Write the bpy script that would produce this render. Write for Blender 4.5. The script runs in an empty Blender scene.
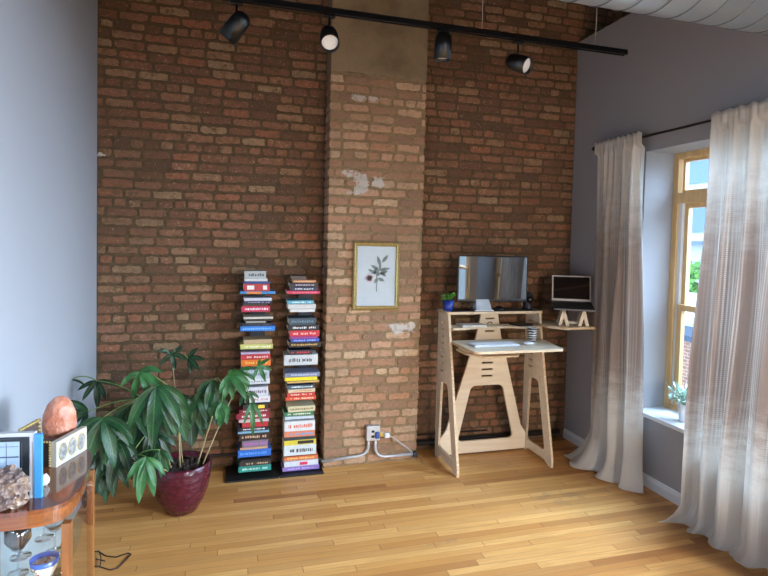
import bpy, bmesh, math, random
from mathutils import Vector, Matrix, noise as mnoise
random.seed(7)
C = bpy.context.scene.collection
sc = bpy.context.scene
PI = math.pi

# ---------------------------------------------------------------- camera
FPX, PCX, PCY, EYE = 547.34, 384.0, 262.0, 1.75
RR = Vector((0.96070659, -0.27656177, 0.02358883))
DD = Vector((0.01214719, -0.04301165, -0.99900072))
FF = Vector((0.27730001, 0.96003312, -0.03796212))
cam_d = bpy.data.cameras.new('camera'); cam = bpy.data.objects.new('camera', cam_d); C.objects.link(cam)
cam_d.sensor_width = 36; cam_d.lens = FPX/768*36
cam_d.shift_y = (PCY-288)/768
cam_d.clip_start = 0.05; cam_d.clip_end = 300
m = Matrix((RR, -DD, -FF)).transposed().to_4x4(); m.translation = Vector((0, 0, EYE))
cam.matrix_world = m
sc.camera = cam

def at(px, py, x=None, y=None, z=None):
    """survey helper: the point of the sight line through a photo pixel on a plane of the room"""
    d = RR*(px-PCX) + DD*(py-PCY) + FF*FPX
    t = x/d.x if x is not None else y/d.y if y is not None else (z-EYE)/d.z
    return Vector((0, 0, EYE)) + d*t

# ---------------------------------------------------------------- light
SKY, WIN1, WIN2, REAR, EXPO = 4.4, 320.0, 1350.0, 150.0, 0.06
w = bpy.data.worlds.new('world'); sc.world = w; w.use_nodes = True
w.node_tree.nodes['Background'].inputs[0].default_value = (0.50, 0.75, 1.0, 1)
w.node_tree.nodes['Background'].inputs[1].default_value = SKY
sc.view_settings.view_transform = 'Standard'; sc.view_settings.look = 'None'
sc.view_settings.gamma = 1; sc.view_settings.use_curve_mapping = False
sc.view_settings.exposure = EXPO

def window_light(name, loc, sy, sz, power, col, rot, spread=115):
    l = bpy.data.lights.new(name, 'AREA'); l.shape = 'RECTANGLE'; l.size = sy; l.size_y = sz
    l.energy = power; l.color = col; l.spread = math.radians(spread)
    o = bpy.data.objects.new(name, l); o.location = loc; o.rotation_euler = rot; C.objects.link(o)
# daylight of the sky entering through the openings (lights stand outside the glass)
DAY = (0.68, 0.84, 1.0)
window_light('daylight_far_window', (3.75, 1.975, 2.25), 1.9, 2.8, WIN1, (0.46, 0.70, 1.0), (0, math.radians(56), 0), 100)
window_light('daylight_near_window', (3.75, -0.85, 2.25), 1.9, 2.3, WIN2, DAY, (0, math.radians(62), math.radians(-14)), 100)
window_light('daylight_rear_window', (2.2, -4.7, 2.2), 1.6, 2.0, REAR, (1.0, 0.86, 0.70), (math.radians(62), 0, 0), 80)

# ---------------------------------------------------------------- materials
def lin(c):
    return tuple(((v/255)/12.92 if v/255 <= .04045 else ((v/255+.055)/1.055)**2.4) for v in c)
class N:
    def __init__(s, name):
        s.m = bpy.data.materials.new(name); s.m.use_nodes = True
        s.t = s.m.node_tree; s.b = s.t.nodes['Principled BSDF']; s.out = s.t.nodes['Material Output']
    def n(s, typ, **k):
        nd = s.t.nodes.new(typ)
        for a, v in k.items(): setattr(nd, a, v)
        return nd
    def l(s, a, b): s.t.links.new(a, b)
    def val(s, sock, v):
        if hasattr(v, 'is_output') or isinstance(v, bpy.types.NodeSocket): s.l(v, sock)
        else: sock.default_value = v
    def math(s, op, a, b=0.0, c=None, clamp=False):
        nd = s.n('ShaderNodeMath', operation=op, use_clamp=clamp)
        s.val(nd.inputs[0], a); s.val(nd.inputs[1], b)
        if c is not None: s.val(nd.inputs[2], c)
        return nd.outputs[0]
    def mix(s, f, a, b, mode='MIX'):
        nd = s.n('ShaderNodeMix', data_type='RGBA', blend_type=mode)
        s.val(nd.inputs[0], f)
        for i, v in ((6, a), (7, b)):
            if isinstance(v, tuple): nd.inputs[i].default_value = (*v[:3], 1)
            else: s.l(v, nd.inputs[i])
        return nd.outputs[2]
    def ramp(s, f, stops, interp='LINEAR'):
        nd = s.n('ShaderNodeValToRGB'); s.l(f, nd.inputs[0]); cr = nd.color_ramp; cr.interpolation = interp
        while len(cr.elements) < len(stops): cr.elements.new(0.5)
        for e, (p, c) in zip(cr.elements, stops): e.position = p; e.color = (*c, 1)
        return nd.outputs[0]
    def noise(s, scale, vec=None, detail=4, rough=.55, dist=0):
        nd = s.n('ShaderNodeTexNoise'); nd.inputs['Scale'].default_value = scale
        nd.inputs['Detail'].default_value = detail; nd.inputs['Roughness'].default_value = rough
        nd.inputs['Distortion'].default_value = dist
        if vec is not None: s.l(vec, nd.inputs['Vector'])
        return nd.outputs[0]
    def co(s):
        return s.n('ShaderNodeTexCoord').outputs['Object']
    def step(s, v, a, b):
        nd = s.n('ShaderNodeMapRange', interpolation_type='SMOOTHSTEP'); s.l(v, nd.inputs[0])
        nd.inputs[1].default_value = a; nd.inputs[2].default_value = b
        return nd.outputs[0]
    def bump(s, h, strength=.3, dist=.01):
        nd = s.n('ShaderNodeBump'); nd.inputs['Strength'].default_value = strength
        nd.inputs['Distance'].default_value = dist; s.l(h, nd.inputs['Height']); s.l(nd.outputs[0], s.b.inputs['Normal'])
    def mapping(s, vec, scale=(1, 1, 1), loc=(0, 0, 0)):
        nd = s.n('ShaderNodeMapping'); s.l(vec, nd.inputs[0]); nd.inputs['Scale'].default_value = scale
        nd.inputs['Location'].default_value = loc
        return nd.outputs[0]
_mc = {}
def mat(rgb, rough=.6, metal=0.0, var=.06, scale=20, bump=.0, coat=0.0, spec=.5, name=None):
    """procedural plain material; rgb is sRGB 0..255"""
    key = (rgb, rough, metal, var, scale, bump, coat, spec)
    if key in _mc: return _mc[key]
    s = N(name or 'm_%d_%d_%d' % rgb)
    c = lin(rgb)
    nz = s.noise(scale, s.co())
    col = s.mix(s.step(nz, .3, .7), tuple(v*(1-var) for v in c), tuple(min(1, v*(1+var)) for v in c))
    s.l(col, s.b.inputs['Base Color'])
    s.b.inputs['Roughness'].default_value = rough; s.b.inputs['Metallic'].default_value = metal
    s.b.inputs['Coat Weight'].default_value = coat; s.b.inputs['Specular IOR Level'].default_value = spec
    if bump: s.bump(nz, bump, .005)
    _mc[key] = s.m
    return s.m

def patch_mask(s, co, spots, thr=.5):
    """ragged patches: spots = (centre, radii)"""
    nz = s.noise(9, co, 6, .7)
    tot = None
    for c, r in spots:
        v = s.n('ShaderNodeVectorMath', operation='SUBTRACT'); s.l(co, v.inputs[0]); v.inputs[1].default_value = c
        d = s.n('ShaderNodeVectorMath', operation='DIVIDE'); s.l(v.outputs[0], d.inputs[0]); d.inputs[1].default_value = r
        ln = s.n('ShaderNodeVectorMath', operation='LENGTH'); s.l(d.outputs[0], ln.inputs[0])
        e = s.math('SUBTRACT', 1.0, ln.outputs['Value'])
        tot = e if tot is None else s.math('MAXIMUM', tot, e)
    return s.step(s.math('ADD', s.math('MULTIPLY', tot, .8), s.math('MULTIPLY', s.math('SUBTRACT', nz, .5), 2.6)), thr-.05, thr+.12)

PATCHES = [((1.02, 4.08, 2.225), (.20, .4, .12)), ((.96, 4.08, 2.14), (.16, .4, .07)), ((1.10, 4.08, 2.19), (.13, .4, .06)), ((1.31, 4.08, 1.06), (.22, .4, .07)), ((-.84, 4.29, 2.31), (.14, .4, .05)),
           ((1.05, 4.08, 2.84), (.24, .3, .05)), ((1.42, 4.08, 1.10), (.05, .3, .03))]
MORTAR = lin((118, 98, 72))
def brick_material(name, cols, dirt, mortar, smear=.54):
    s = N(name); co = s.co()
    rnd = s.n('ShaderNodeNewGeometry').outputs['Random Per Island']
    col = s.ramp(rnd, [(p, lin(c)) for p, c in cols], 'CONSTANT')
    n1 = s.noise(34, co, 7, .72); col = s.mix(s.step(n1, .38, .72), col, s.mix(.55, col, lin(dirt)))
    n4 = s.noise(75, co, 3, .6); col = s.mix(s.math('MULTIPLY', s.step(n4, .58, .7), .5), col, lin((196, 164, 132)))
    n3 = s.noise(1.3, co, 3); col = s.mix(s.math('MULTIPLY', s.step(n3, .44, .66), .45), col, lin(dirt))
    n2 = s.noise(15, co, 9, .78); col = s.mix(s.math('MULTIPLY', s.step(n2, smear-.01, smear+.08), .85), col, lin(mortar))
    n5 = s.noise(24, co, 9, .8); col = s.mix(s.math('MULTIPLY', s.step(n5, .62, .68), .55), col, lin((190, 178, 162)))
    pm = patch_mask(s, co, PATCHES, .42); col = s.mix(pm, col, lin((188, 182, 176)))
    s.l(col, s.b.inputs['Base Color']); s.b.inputs['Roughness'].default_value = .92
    s.b.inputs['Specular IOR Level'].default_value = .25
    s.bump(s.math('ADD', n1, s.math('MULTIPLY', s.noise(120, co, 4), .5)), .9, .008)
    return s.m
def mortar_material(name, mortar):
    s = N(name); co = s.co(); mo = lin(mortar)
    n1 = s.noise(30, co, 6, .7); n2 = s.noise(2.2, co, 4)
    col = s.mix(s.step(n1, .3, .7), tuple(v*.66 for v in mo), mo)
    pm = patch_mask(s, co, PATCHES, .46); col = s.mix(pm, col, lin((180, 174, 166)))
    s.l(col, s.b.inputs['Base Color']); s.b.inputs['Roughness'].default_value = .95
    s.bump(n1, .8, .012)
    return s.m
def plaster_material():
    s = N('rough_cement_plaster'); co = s.co()
    n1 = s.noise(3, co, 6, .6); n2 = s.noise(45, co, 5)
    v = s.n('ShaderNodeTexVoronoi', feature='DISTANCE_TO_EDGE'); v.inputs['Scale'].default_value = 3.2
    s.l(s.mapping(co, (1, .1, 1)), v.inputs['Vector'])
    crack = s.step(v.outputs[0], .012, .0)
    col = s.mix(s.step(n1, .3, .7), lin((116, 98, 74)), lin((144, 124, 96)))
    col = s.mix(s.math('MULTIPLY', crack, .2), col, lin((90, 72, 54)))
    s.l(col, s.b.inputs['Base Color']); s.b.inputs['Roughness'].default_value = .9
    s.bump(s.math('ADD', n1, s.math('MULTIPLY', n2, .2)), .5, .02)
    return s.m
def floor_material():
    s = N('honey_oak_strip_floor'); co = s.co()
    sep = s.n('ShaderNodeSeparateXYZ'); s.l(co, sep.inputs[0]); x, y = sep.outputs[0], sep.outputs[1]
    W = .054
    yy = s.math('DIVIDE', y, W); row = s.math('FLOOR', yy); fy = s.math('FRACT', yy)
    wn = s.n('ShaderNodeTexWhiteNoise', noise_dimensions='1D'); s.l(row, wn.inputs['W'])
    xx = s.math('DIVIDE', s.math('ADD', x, s.math('MULTIPLY', wn.outputs[0], 7.3)), 1.05)
    seg = s.math('FLOOR', xx); fx = s.math('FRACT', xx)
    cmb = s.n('ShaderNodeCombineXYZ'); s.l(row, cmb.inputs[0]); s.l(seg, cmb.inputs[1])
    wn2 = s.n('ShaderNodeTexWhiteNoise', noise_dimensions='2D'); s.l(cmb.outputs[0], wn2.inputs['Vector'])
    col = s.ramp(wn2.outputs[0], [(0, lin((180, 122, 64))), (.25, lin((194, 138, 76))), (.5, lin((202, 146, 82))), (.75, lin((216, 164, 98))), (1, lin((156, 98, 48)))])
    vadd = s.n('ShaderNodeVectorMath', operation='ADD'); s.l(s.mapping(co, (2.2, 42, 1)), vadd.inputs[0]); s.l(wn2.outputs[1], vadd.inputs[1])
    g = s.noise(1.6, vadd.outputs[0], 6, .6, .6)
    col = s.mix(s.math('MULTIPLY', s.step(g, .35, .75), .6), col, lin((168, 116, 64)))
    wear = s.noise(.9, co, 5, .6)
    col = s.mix(s.math('MULTIPLY', s.step(wear, .5, .75), .28), col, lin((190, 150, 104)))
    dirt = patch_mask(s, co, [((2.25, 3.25, 0), (.45, .28, 1)), ((1.2, 2.9, 0), (.35, .06, 1))], .62)
    col = s.mix(s.math('MULTIPLY', dirt, .3), col, lin((130, 110, 86)))
    ey = s.math('MINIMUM', fy, s.math('SUBTRACT', 1.0, fy)); ex = s.math('MINIMUM', fx, s.math('SUBTRACT', 1.0, fx))
    gap = s.math('MAXIMUM', s.step(ey, .035, .01), s.step(ex, .004, .001))
    col = s.mix(s.math('MULTIPLY', gap, .6), col, lin((110, 70, 38)))
    s.l(col, s.b.inputs['Base Color'])
    s.l(s.math('ADD', .33, s.math('MULTIPLY', wear, .22)), s.b.inputs['Roughness'])
    s.b.inputs['Specular IOR Level'].default_value = .45
    s.bump(s.math('SUBTRACT', s.math('MULTIPLY', g, .15), gap), .25, .002)
    return s.m
def paint(name, rgb, rough=.75, b=.15):
    s = N(name); co = s.co(); n = s.noise(120, co, 3); n2 = s.noise(1.5, co, 3); c = lin(rgb)
    s.l(s.mix(n2, tuple(v*.97 for v in c), tuple(v*1.03 for v in c)), s.b.inputs['Base Color'])
    s.b.inputs['Roughness'].default_value = rough; s.b.inputs['Specular IOR Level'].default_value = .3
    s.bump(n, b, .002)
    return s.m
def wood(name, rgb1, rgb2, axis=2, scale=1.0, rough=.5, coat=0.0):
    s = N(name); co = s.co(); sc_ = [14, 14, 14]; sc_[axis] = 1.2
    n = s.noise(2.0*scale, s.mapping(co, tuple(sc_)), 6, .6, .8)
    s.l(s.mix(s.step(n, .3, .72), lin(rgb1), lin(rgb2)), s.b.inputs['Base Color'])
    s.b.inputs['Roughness'].default_value = rough; s.b.inputs['Coat Weight'].default_value = coat
    s.bump(n, .08, .002)
    return s.m
def curtain_material():
    s = N('woven_taupe_linen')
    uv = s.n('ShaderNodeTexCoord').outputs['UV']
    sep = s.n('ShaderNodeSeparateXYZ'); s.l(uv, sep.inputs[0]); u, v = sep.outputs[0], sep.outputs[1]
    nz = s.noise(5, s.mapping(uv, (1, 3, 1)), 6, .7)
    vv = s.math('ADD', v, s.math('MULTIPLY', s.math('SUBTRACT', nz, .5), .9))
    band = s.math('MULTIPLY', s.step(vv, .40, .95), s.step(vv, 2.35, 1.55))
    # columns of little stitched dashes
    cu = s.math('FRACT', s.math('MULTIPLY', u, 52.0)); du = s.math('ABSOLUTE', s.math('SUBTRACT', cu, .5))
    cv = s.math('FRACT', s.math('MULTIPLY', v, 80.0)); dv = s.math('ABSOLUTE', s.math('SUBTRACT', cv, .5))
    dash = s.math('MULTIPLY', s.step(du, .30, .16), s.step(dv, .42, .26))
    wide = s.noise(3.2, s.mapping(uv, (4.2, .05, 1)), 3)
    amt = s.math('MULTIPLY', band, s.math('SUBTRACT', 1.0, s.math('MULTIPLY', dash, s.step(wide, .34, .6))))
    amt = s.math('MULTIPLY', amt, .92)
    col = s.mix(amt, lin((236, 232, 226)), lin((172, 154, 144)))
    fine = s.noise(260, uv, 2); col = s.mix(s.math('MULTIPLY', fine, .2), col, lin((190, 178, 168)))
    s.l(col, s.b.inputs['Base Color']); s.b.inputs['Roughness'].default_value = .95
    s.b.inputs['Specular IOR Level'].default_value = .1
    s.bump(s.math('ADD', fine, s.math('MULTIPLY', dash, 1.5)), .4, .003)
    tr = s.n('ShaderNodeBsdfTranslucent'); s.l(col, tr.inputs[0])
    mx = s.n('ShaderNodeMixShader'); mx.inputs[0].default_value = .5
    s.l(s.b.outputs[0], mx.inputs[1]); s.l(tr.outputs[0], mx.inputs[2]); s.l(mx.outputs[0], s.out.inputs[0])
    return s.m
def glass_material(name='clear_glass', tint=(1, 1, 1), refl=1.0):
    s = N(name)
    tr = s.n('ShaderNodeBsdfTransparent'); tr.inputs[0].default_value = (*tint, 1)
    gl = s.n('ShaderNodeBsdfGlossy'); gl.inputs['Roughness'].default_value = .02
    lw = s.n('ShaderNodeLayerWeight'); lw.inputs[0].default_value = .5
    fz = s.math('POWER', lw.outputs['Facing'], 4.0)
    mx = s.n('ShaderNodeMixShader'); s.l(s.math('MULTIPLY', s.math('ADD', s.math('MULTIPLY', fz, .6), .04), refl, clamp=True), mx.inputs[0])
    s.l(tr.outputs[0], mx.inputs[1]); s.l(gl.outputs[0], mx.inputs[2]); s.l(mx.outputs[0], s.out.inputs[0])
    return s.m
def leaf_material(rgb1, rgb2):
    s = N('glossy_leaf'); co = s.co(); n = s.noise(14, co, 4)
    uv = s.n('ShaderNodeTexCoord').outputs['UV']; sep = s.n('ShaderNodeSeparateXYZ'); s.l(uv, sep.inputs[0])
    rib = s.step(s.math('ABSOLUTE', s.math('SUBTRACT', sep.outputs[0], .5)), .06, .02)
    veins = s.math('ABSOLUTE', s.math('SUBTRACT', s.math('FRACT', s.math('SUBTRACT', s.math('MULTIPLY', sep.outputs[1], 11), s.math('MULTIPLY', s.math('ABSOLUTE', s.math('SUBTRACT', sep.outputs[0], .5)), 3))), .5))
    col = s.mix(s.step(n, .3, .7), lin(rgb1), lin(rgb2))
    col = s.mix(s.math('MULTIPLY', rib, .35), col, lin((90, 140, 74)))
    col = s.mix(s.math('MULTIPLY', s.step(veins, .1, .0), .15), col, lin((80, 130, 70)))
    s.l(col, s.b.inputs['Base Color']); s.b.inputs['Roughness'].default_value = .38; s.b.inputs['Specular IOR Level'].default_value = .35
    s.bump(s.math('ADD', veins, rib), .25, .003)
    tr = s.n('ShaderNodeBsdfTranslucent'); s.l(col, tr.inputs[0])
    mx = s.n('ShaderNodeMixShader'); mx.inputs[0].default_value = .10
    s.l(s.b.outputs[0], mx.inputs[1]); s.l(tr.outputs[0], mx.inputs[2]); s.l(mx.outputs[0], s.out.inputs[0])
    return s.m

M_BRICK = brick_material('old_common_brick', [(0, (128, 90, 70)), (.14, (140, 100, 78)), (.28, (122, 86, 68)), (.42, (144, 104, 80)), (.52, (112, 80, 64)),
    (.64, (146, 110, 84)), (.74, (148, 98, 74)), (.82, (152, 124, 96)), (.88, (96, 72, 60)), (.93, (148, 114, 88))], (98, 74, 56), (100, 80, 56))
M_MORTAR = mortar_material('dark_lime_mortar', (98, 78, 54))
M_BRICKP = brick_material('pale_pier_brick', [(0, (168, 128, 102)), (.14, (182, 144, 116)), (.28, (158, 120, 96)), (.42, (190, 150, 122)), (.52, (150, 118, 96)),
    (.64, (184, 154, 126)), (.74, (178, 132, 104)), (.82, (198, 170, 140)), (.88, (140, 110, 92)), (.93, (190, 156, 128))], (132, 106, 84), (144, 120, 92), .57)
M_MORTARP = mortar_material('pale_lime_mortar', (146, 122, 92))
M_PLASTER, M_FLOOR = plaster_material(), floor_material()
M_WALL = paint('grey_wall_paint', (160, 162, 168))
M_WALL_SHADED = paint('grey_wall_paint_shaded', (146, 144, 147))  # same grey paint, with the window wall's backlit shade put into the colour
M_TRIM = paint('white_trim_paint', (206, 208, 212), .45, .05)
M_PINE = wood('varnished_pine', (188, 150, 98), (208, 174, 122), 2, rough=.4)
M_PLY = wood('birch_plywood', (216, 198, 172), (230, 214, 190), 0, .7, .5)
M_PLYEDGE = wood('plywood_edge', (190, 162, 128), (220, 198, 166), 0, 3, .6)
M_CAB = wood('polished_cherry', (92, 48, 24), (136, 78, 40), 0, 1, .25, .4)
M_CABP = wood('cherry_post', (112, 66, 32), (150, 94, 48), 2, 1, .3, .3)
M_BLACK = mat((11, 11, 13), .3); M_BLACKM = mat((26, 26, 28), .5, .3); M_STEEL = mat((150, 152, 156), .35, .9, .1)
M_GALV = mat((172, 182, 192), .34, .6, .06, 3); M_GLASS = glass_material(); M_CURT = curtain_material()
M_WHITE = mat((226, 228, 230), .4)
M_GOLD = mat((176, 152, 98), .42, .6, .25, 90, .4)
M_DARKWOOD = wood('dark_ceiling_boards', (58, 38, 28), (88, 60, 42), 1, .5, .7)

# ---------------------------------------------------------------- mesh helpers
class MB:
    def __init__(s): s.bm = bmesh.new(); s.mi = 0; s.uv = None
    def _mark(s, fs):
        for f in fs: f.material_index = s.mi
    def face(s, vs, smooth=False):
        f = s.bm.faces.new(vs); f.material_index = s.mi; f.smooth = smooth; return f
    def box(s, a, b, rot=None, piv=None, bevel=0):
        a, b = Vector(a), Vector(b)
        vs = [s.bm.verts.new((x, y, z)) for x in (a.x, b.x) for y in (a.y, b.y) for z in (a.z, b.z)]
        fs = [s.face([vs[i] for i in q]) for q in ((0, 1, 3, 2), (4, 6, 7, 5), (0, 4, 5, 1), (2, 3, 7, 6), (0, 2, 6, 4), (1, 5, 7, 3))]
        if rot is not None:
            p = Vector(piv) if piv is not None else (a+b)/2
            for v in vs: v.co = p + rot @ (v.co-p)
        if bevel:
            es = list({e for f in fs for e in f.edges})
            r = bmesh.ops.bevel(s.bm, geom=es, offset=bevel, segments=2, affect='EDGES', profile=.5)
            s._mark(r['faces'])
        return s
    def prism(s, pts, d, e=None):
        """polygon pts (3d) extruded by vector d; concave allowed"""
        d = Vector(d); a = [s.bm.verts.new(p) for p in pts]; b = [s.bm.verts.new(Vector(p)+d) for p in pts]
        fs = [s.face(a), s.face(list(reversed(b)))]
        n = len(pts)
        for i in range(n): 
            f = s.face([a[i], b[i], b[(i+1) % n], a[(i+1) % n]])
            if e is not None: f.material_index = e
        return s
    def tube(s, pts, r, seg=10, cap=True, smooth=True):
        pts = [Vector(p) for p in pts]; n = len(pts); rs = r if isinstance(r, (list, tuple)) else [r]*n
        rings = []; up = None
        for i, p in enumerate(pts):
            t = (pts[min(i+1, n-1)]-pts[max(i-1, 0)]).normalized()
            if up is None:
                up = t.orthogonal().normalized()
            else:
                up = (up - t*up.dot(t)).normalized()
            sd = t.cross(up)
            rings.append([s.bm.verts.new(p + (up*math.cos(2*PI*k/seg) + sd*math.sin(2*PI*k/seg))*rs[i]) for k in range(seg)])
        for a, b in zip(rings, rings[1:]):
            for k in range(seg): s.face([a[k], a[(k+1) % seg], b[(k+1) % seg], b[k]], smooth)
        if cap:
            s.face(list(reversed(rings[0]))); s.face(rings[-1])
        return s
    def lathe(s, prof, c=(0, 0, 0), seg=32, axis=None, close=True):
        """prof: (r, h) along axis from c"""
        c = Vector(c); ax = Vector(axis or (0, 0, 1)).normalized(); u = ax.orthogonal().normalized(); v = ax.cross(u)
        rings = []
        for r, h in prof:
            if r < 1e-5: rings.append([s.bm.verts.new(c+ax*h)])
            else: rings.append([s.bm.verts.new(c+ax*h+(u*math.cos(2*PI*k/seg)+v*math.sin(2*PI*k/seg))*r) for k in range(seg)])
        for a, b in zip(rings, rings[1:]):
            for k in range(seg):
                k2 = (k+1) % seg
                if len(a) == 1 and len(b) == 1: continue
                if len(a) == 1: s.face([a[0], b[k2], b[k]], True)
                elif len(b) == 1: s.face([a[k], a[k2], b[0]], True)
                else: s.face([a[k], a[k2], b[k2], b[k]], True)
        return s
    def ball(s, c, r, seg=12, sq=(1, 1, 1)):
        res = bmesh.ops.create_uvsphere(s.bm, u_segments=seg, v_segments=max(6, seg//2+2), radius=1)
        for v in res['verts']: v.co = Vector(c)+Vector((v.co.x*r*sq[0], v.co.y*r*sq[1], v.co.z*r*sq[2]))
        for f in {f for v in res['verts'] for f in v.link_faces}: f.material_index = s.mi; f.smooth = True
        return s
    def build(s, name, mats, parent=None, origin=None):
        bmesh.ops.recalc_face_normals(s.bm, faces=s.bm.faces)
        me = bpy.data.meshes.new(name)
        o = bpy.data.objects.new(name, me)
        if not isinstance(mats, (list, tuple)): mats = [mats]
        for mm in mats: me.materials.append(mm)
        if origin is not None:
            bmesh.ops.translate(s.bm, verts=s.bm.verts, vec=-Vector(origin))
        s.bm.to_mesh(me); s.bm.free()
        C.objects.link(o)
        if parent is not None:
            o.parent = parent
            root = parent
            off = Vector((0, 0, 0)); rot = Matrix.Identity(3)
            o.matrix_parent_inverse = Matrix.Translation(-wloc(parent))
            o['_o'] = 0; del o['_o']
            if origin is not None: o.location = origin
        elif origin is not None: o.location = origin
        WL[o.name] = Vector(origin) if origin is not None else Vector((0, 0, 0))
        return o
WL = {}
def wloc(o): return WL.get(o.name, Vector((0, 0, 0)))
def thing(name, label, cat, loc=(0, 0, 0), group=None):
    o = bpy.data.objects.new(name, None); C.objects.link(o); o.location = loc; o.empty_display_size = .05
    WL[o.name] = Vector(loc); o['label'] = label; o['category'] = cat
    if group: o['group'] = group
    return o
def tag(o, label, cat, group=None, kind=None):
    o['label'] = label; o['category'] = cat
    if group: o['group'] = group
    if kind: o['kind'] = kind
    return o
def struct(mb, name, mats):
    o = mb.build(name, mats); o['kind'] = 'structure'; return o
def copy_tree(o, parent=None):
    c = o.copy(); C.objects.link(c)
    if parent is not None: c.parent = parent
    for ch in list(o.children): copy_tree(ch, c)
    return c
def rz(a): return Matrix.Rotation(a, 3, 'Z')

# ================================================================= the room
XL, XR, YB, YP, YREAR, ZC = -.88, 2.99, 4.29, 4.10, -4.0, 4.2
XP0, XP1 = .74, 1.49
struct(MB().box((XL-.3, YREAR-.3, -.12), (XR+.5, YB+.3, 0)), 'floor', M_FLOOR)
mb = MB().box((XL-.3, YREAR-.3, ZC+.12), (XR+.5, YB+.3, ZC+.2)); 
for k in range(14): mb.box((XL-.25, 3.9-k*.6, ZC-.12), (XR+.45, 3.97-k*.6, ZC+.13))
struct(mb, 'ceiling', M_DARKWOOD)
struct(MB().box((XL-.3, YREAR-.3, 0), (XL, YB-.004, ZC+.12)), 'wall_left', M_WALL)
# window wall: openings window_1 (y 1.15..3.40) and window_2 (y -1.8..0.5)
Z0, Z1, TOPL = .53, 2.46, 3.56
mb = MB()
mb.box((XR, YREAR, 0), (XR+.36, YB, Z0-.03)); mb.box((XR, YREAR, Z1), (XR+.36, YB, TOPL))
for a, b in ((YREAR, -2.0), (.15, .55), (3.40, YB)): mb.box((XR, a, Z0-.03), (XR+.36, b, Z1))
struct(mb, 'wall_right', M_WALL_SHADED)
# rear wall with one opening x -.35..2.45
mb = MB(); mb.box((XL, YREAR-.3, 0), (XR, YREAR, .7)); mb.box((XL, YREAR-.3, 2.5), (XR, YREAR, ZC+.12))
mb.box((XL, YREAR-.3, .7), (1.35, YREAR, 2.5)); mb.box((2.93, YREAR-.3, .7), (XR, YREAR, 2.5))
struct(mb, 'wall_rear', M_WALL)

# ---- brick wall: every brick an irregular raised block on a mortar bed
def brick_field(mb, origin, u, nrm, width, z0, z1, rs, proud=.006, start=0):
    """mb material slot 1 = brick"""
    rnd = random.Random(rs); u = Vector(u); nrm = Vector(nrm); o = Vector(origin)
    ch = .0695; row = start; z = z0 + .004
    while z + ch < z1 + .03:
        header = (row % 6 == 4)
        L = .103 if header else .204
        x = -rnd.random()*L
        while x < width:
            l = L*(1+rnd.uniform(-.11, .09)); a = max(x+.009, .002); b = min(x+l-.009, width-.002)
            x += l
            if b-a < .025: continue
            h0 = z + .010 + rnd.uniform(-.003, .003); h1 = z + ch - .009 + rnd.uniform(-.003, .003)
            h1 = min(h1, z1)
            if h1-h0 < .02: continue
            # wavy courses
            wv = lambda t: .006*math.sin(t*1.7+row*.35)+.004*mnoise.noise(Vector((t*2, row*.2, rs)))
            n = 8 if not header else 4
            pts = []
            for k in range(n+1): pts.append((a+(b-a)*k/n, h0))
            for k in range(1, 3): pts.append((b, h0+(h1-h0)*k/3))
            for k in range(n+1): pts.append((b-(b-a)*k/n, h1))
            for k in range(1, 3): pts.append((a, h1-(h1-h0)*k/3))
            cx, cz = (a+b)/2, (h0+h1)/2
            pr = proud + rnd.uniform(-.003, .0045)
            outer, inner = [], []
            for px, pz in pts:
                px += rnd.uniform(-.004, .004); pz += rnd.uniform(-.0048, .0048)
                corner = .84 if (abs(px-cx) > (b-a)*.45 and abs(pz-cz) > (h1-h0)*.35) else 1
                qx, qz = cx+(px-cx)*(1-(1-corner)*.12), cz+(pz-cz)*corner
                outer.append(mb.bm.verts.new(o+u*qx+Vector((0, 0, qz+wv(px)))-nrm*.003))
                inner.append(mb.bm.verts.new(o+u*(cx+(qx-cx)*.965)+Vector((0, 0, cz+(qz-cz)*.90+wv(px)))+nrm*(pr+rnd.uniform(-.0012, .0012))))
            m_ = mb.bm.verts.new(o+u*cx+Vector((0, 0, cz+wv(cx)))+nrm*(pr+.0005))
            k_ = len(pts); mb.mi = 1
            for k in range(k_):
                k2 = (k+1) % k_
                mb.face([outer[k], outer[k2], inner[k2], inner[k]], True)
                mb.face([inner[k], inner[k2], m_], False)
            mb.mi = 0
        z += ch; row += 1
mb = MB()
mb.box((XL-.02, YB, 0), (XR+.36, YB+.3, ZC+.12))
brick_field(mb, (XL, YB, 0), (1, 0, 0), (0, -1, 0), XP0-XL, 0, ZC, 1)
brick_field(mb, (XP1, YB, 0), (1, 0, 0), (0, -1, 0), XR-XP1, 0, TOPL, 2, start=2)
brick_field(mb, (XP1, YB, 51*.0695), (1, 0, 0), (0, -1, 0), XR+.36-XP1, .0, ZC-51*.0695, 9, start=53)
struct(mb, 'wall_back', [M_MORTAR, M_BRICK])
# brick upper part of the outer wall above the grey furring
mb = MB().box((XR+.36, YREAR, -.0), (XR+.5, YB+.2, .02)); mb.box((XR+.36, YREAR, TOPL-.1), (XR+.5, YB, ZC+.12))
brick_field(mb, (XR+.36, 1.0, TOPL), (0, 1, 0), (-1, 0, 0), YB-1.0, .0, ZC-TOPL, 5)
struct(mb, 'wall_upper_right', [M_MORTAR, M_BRICK])
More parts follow.
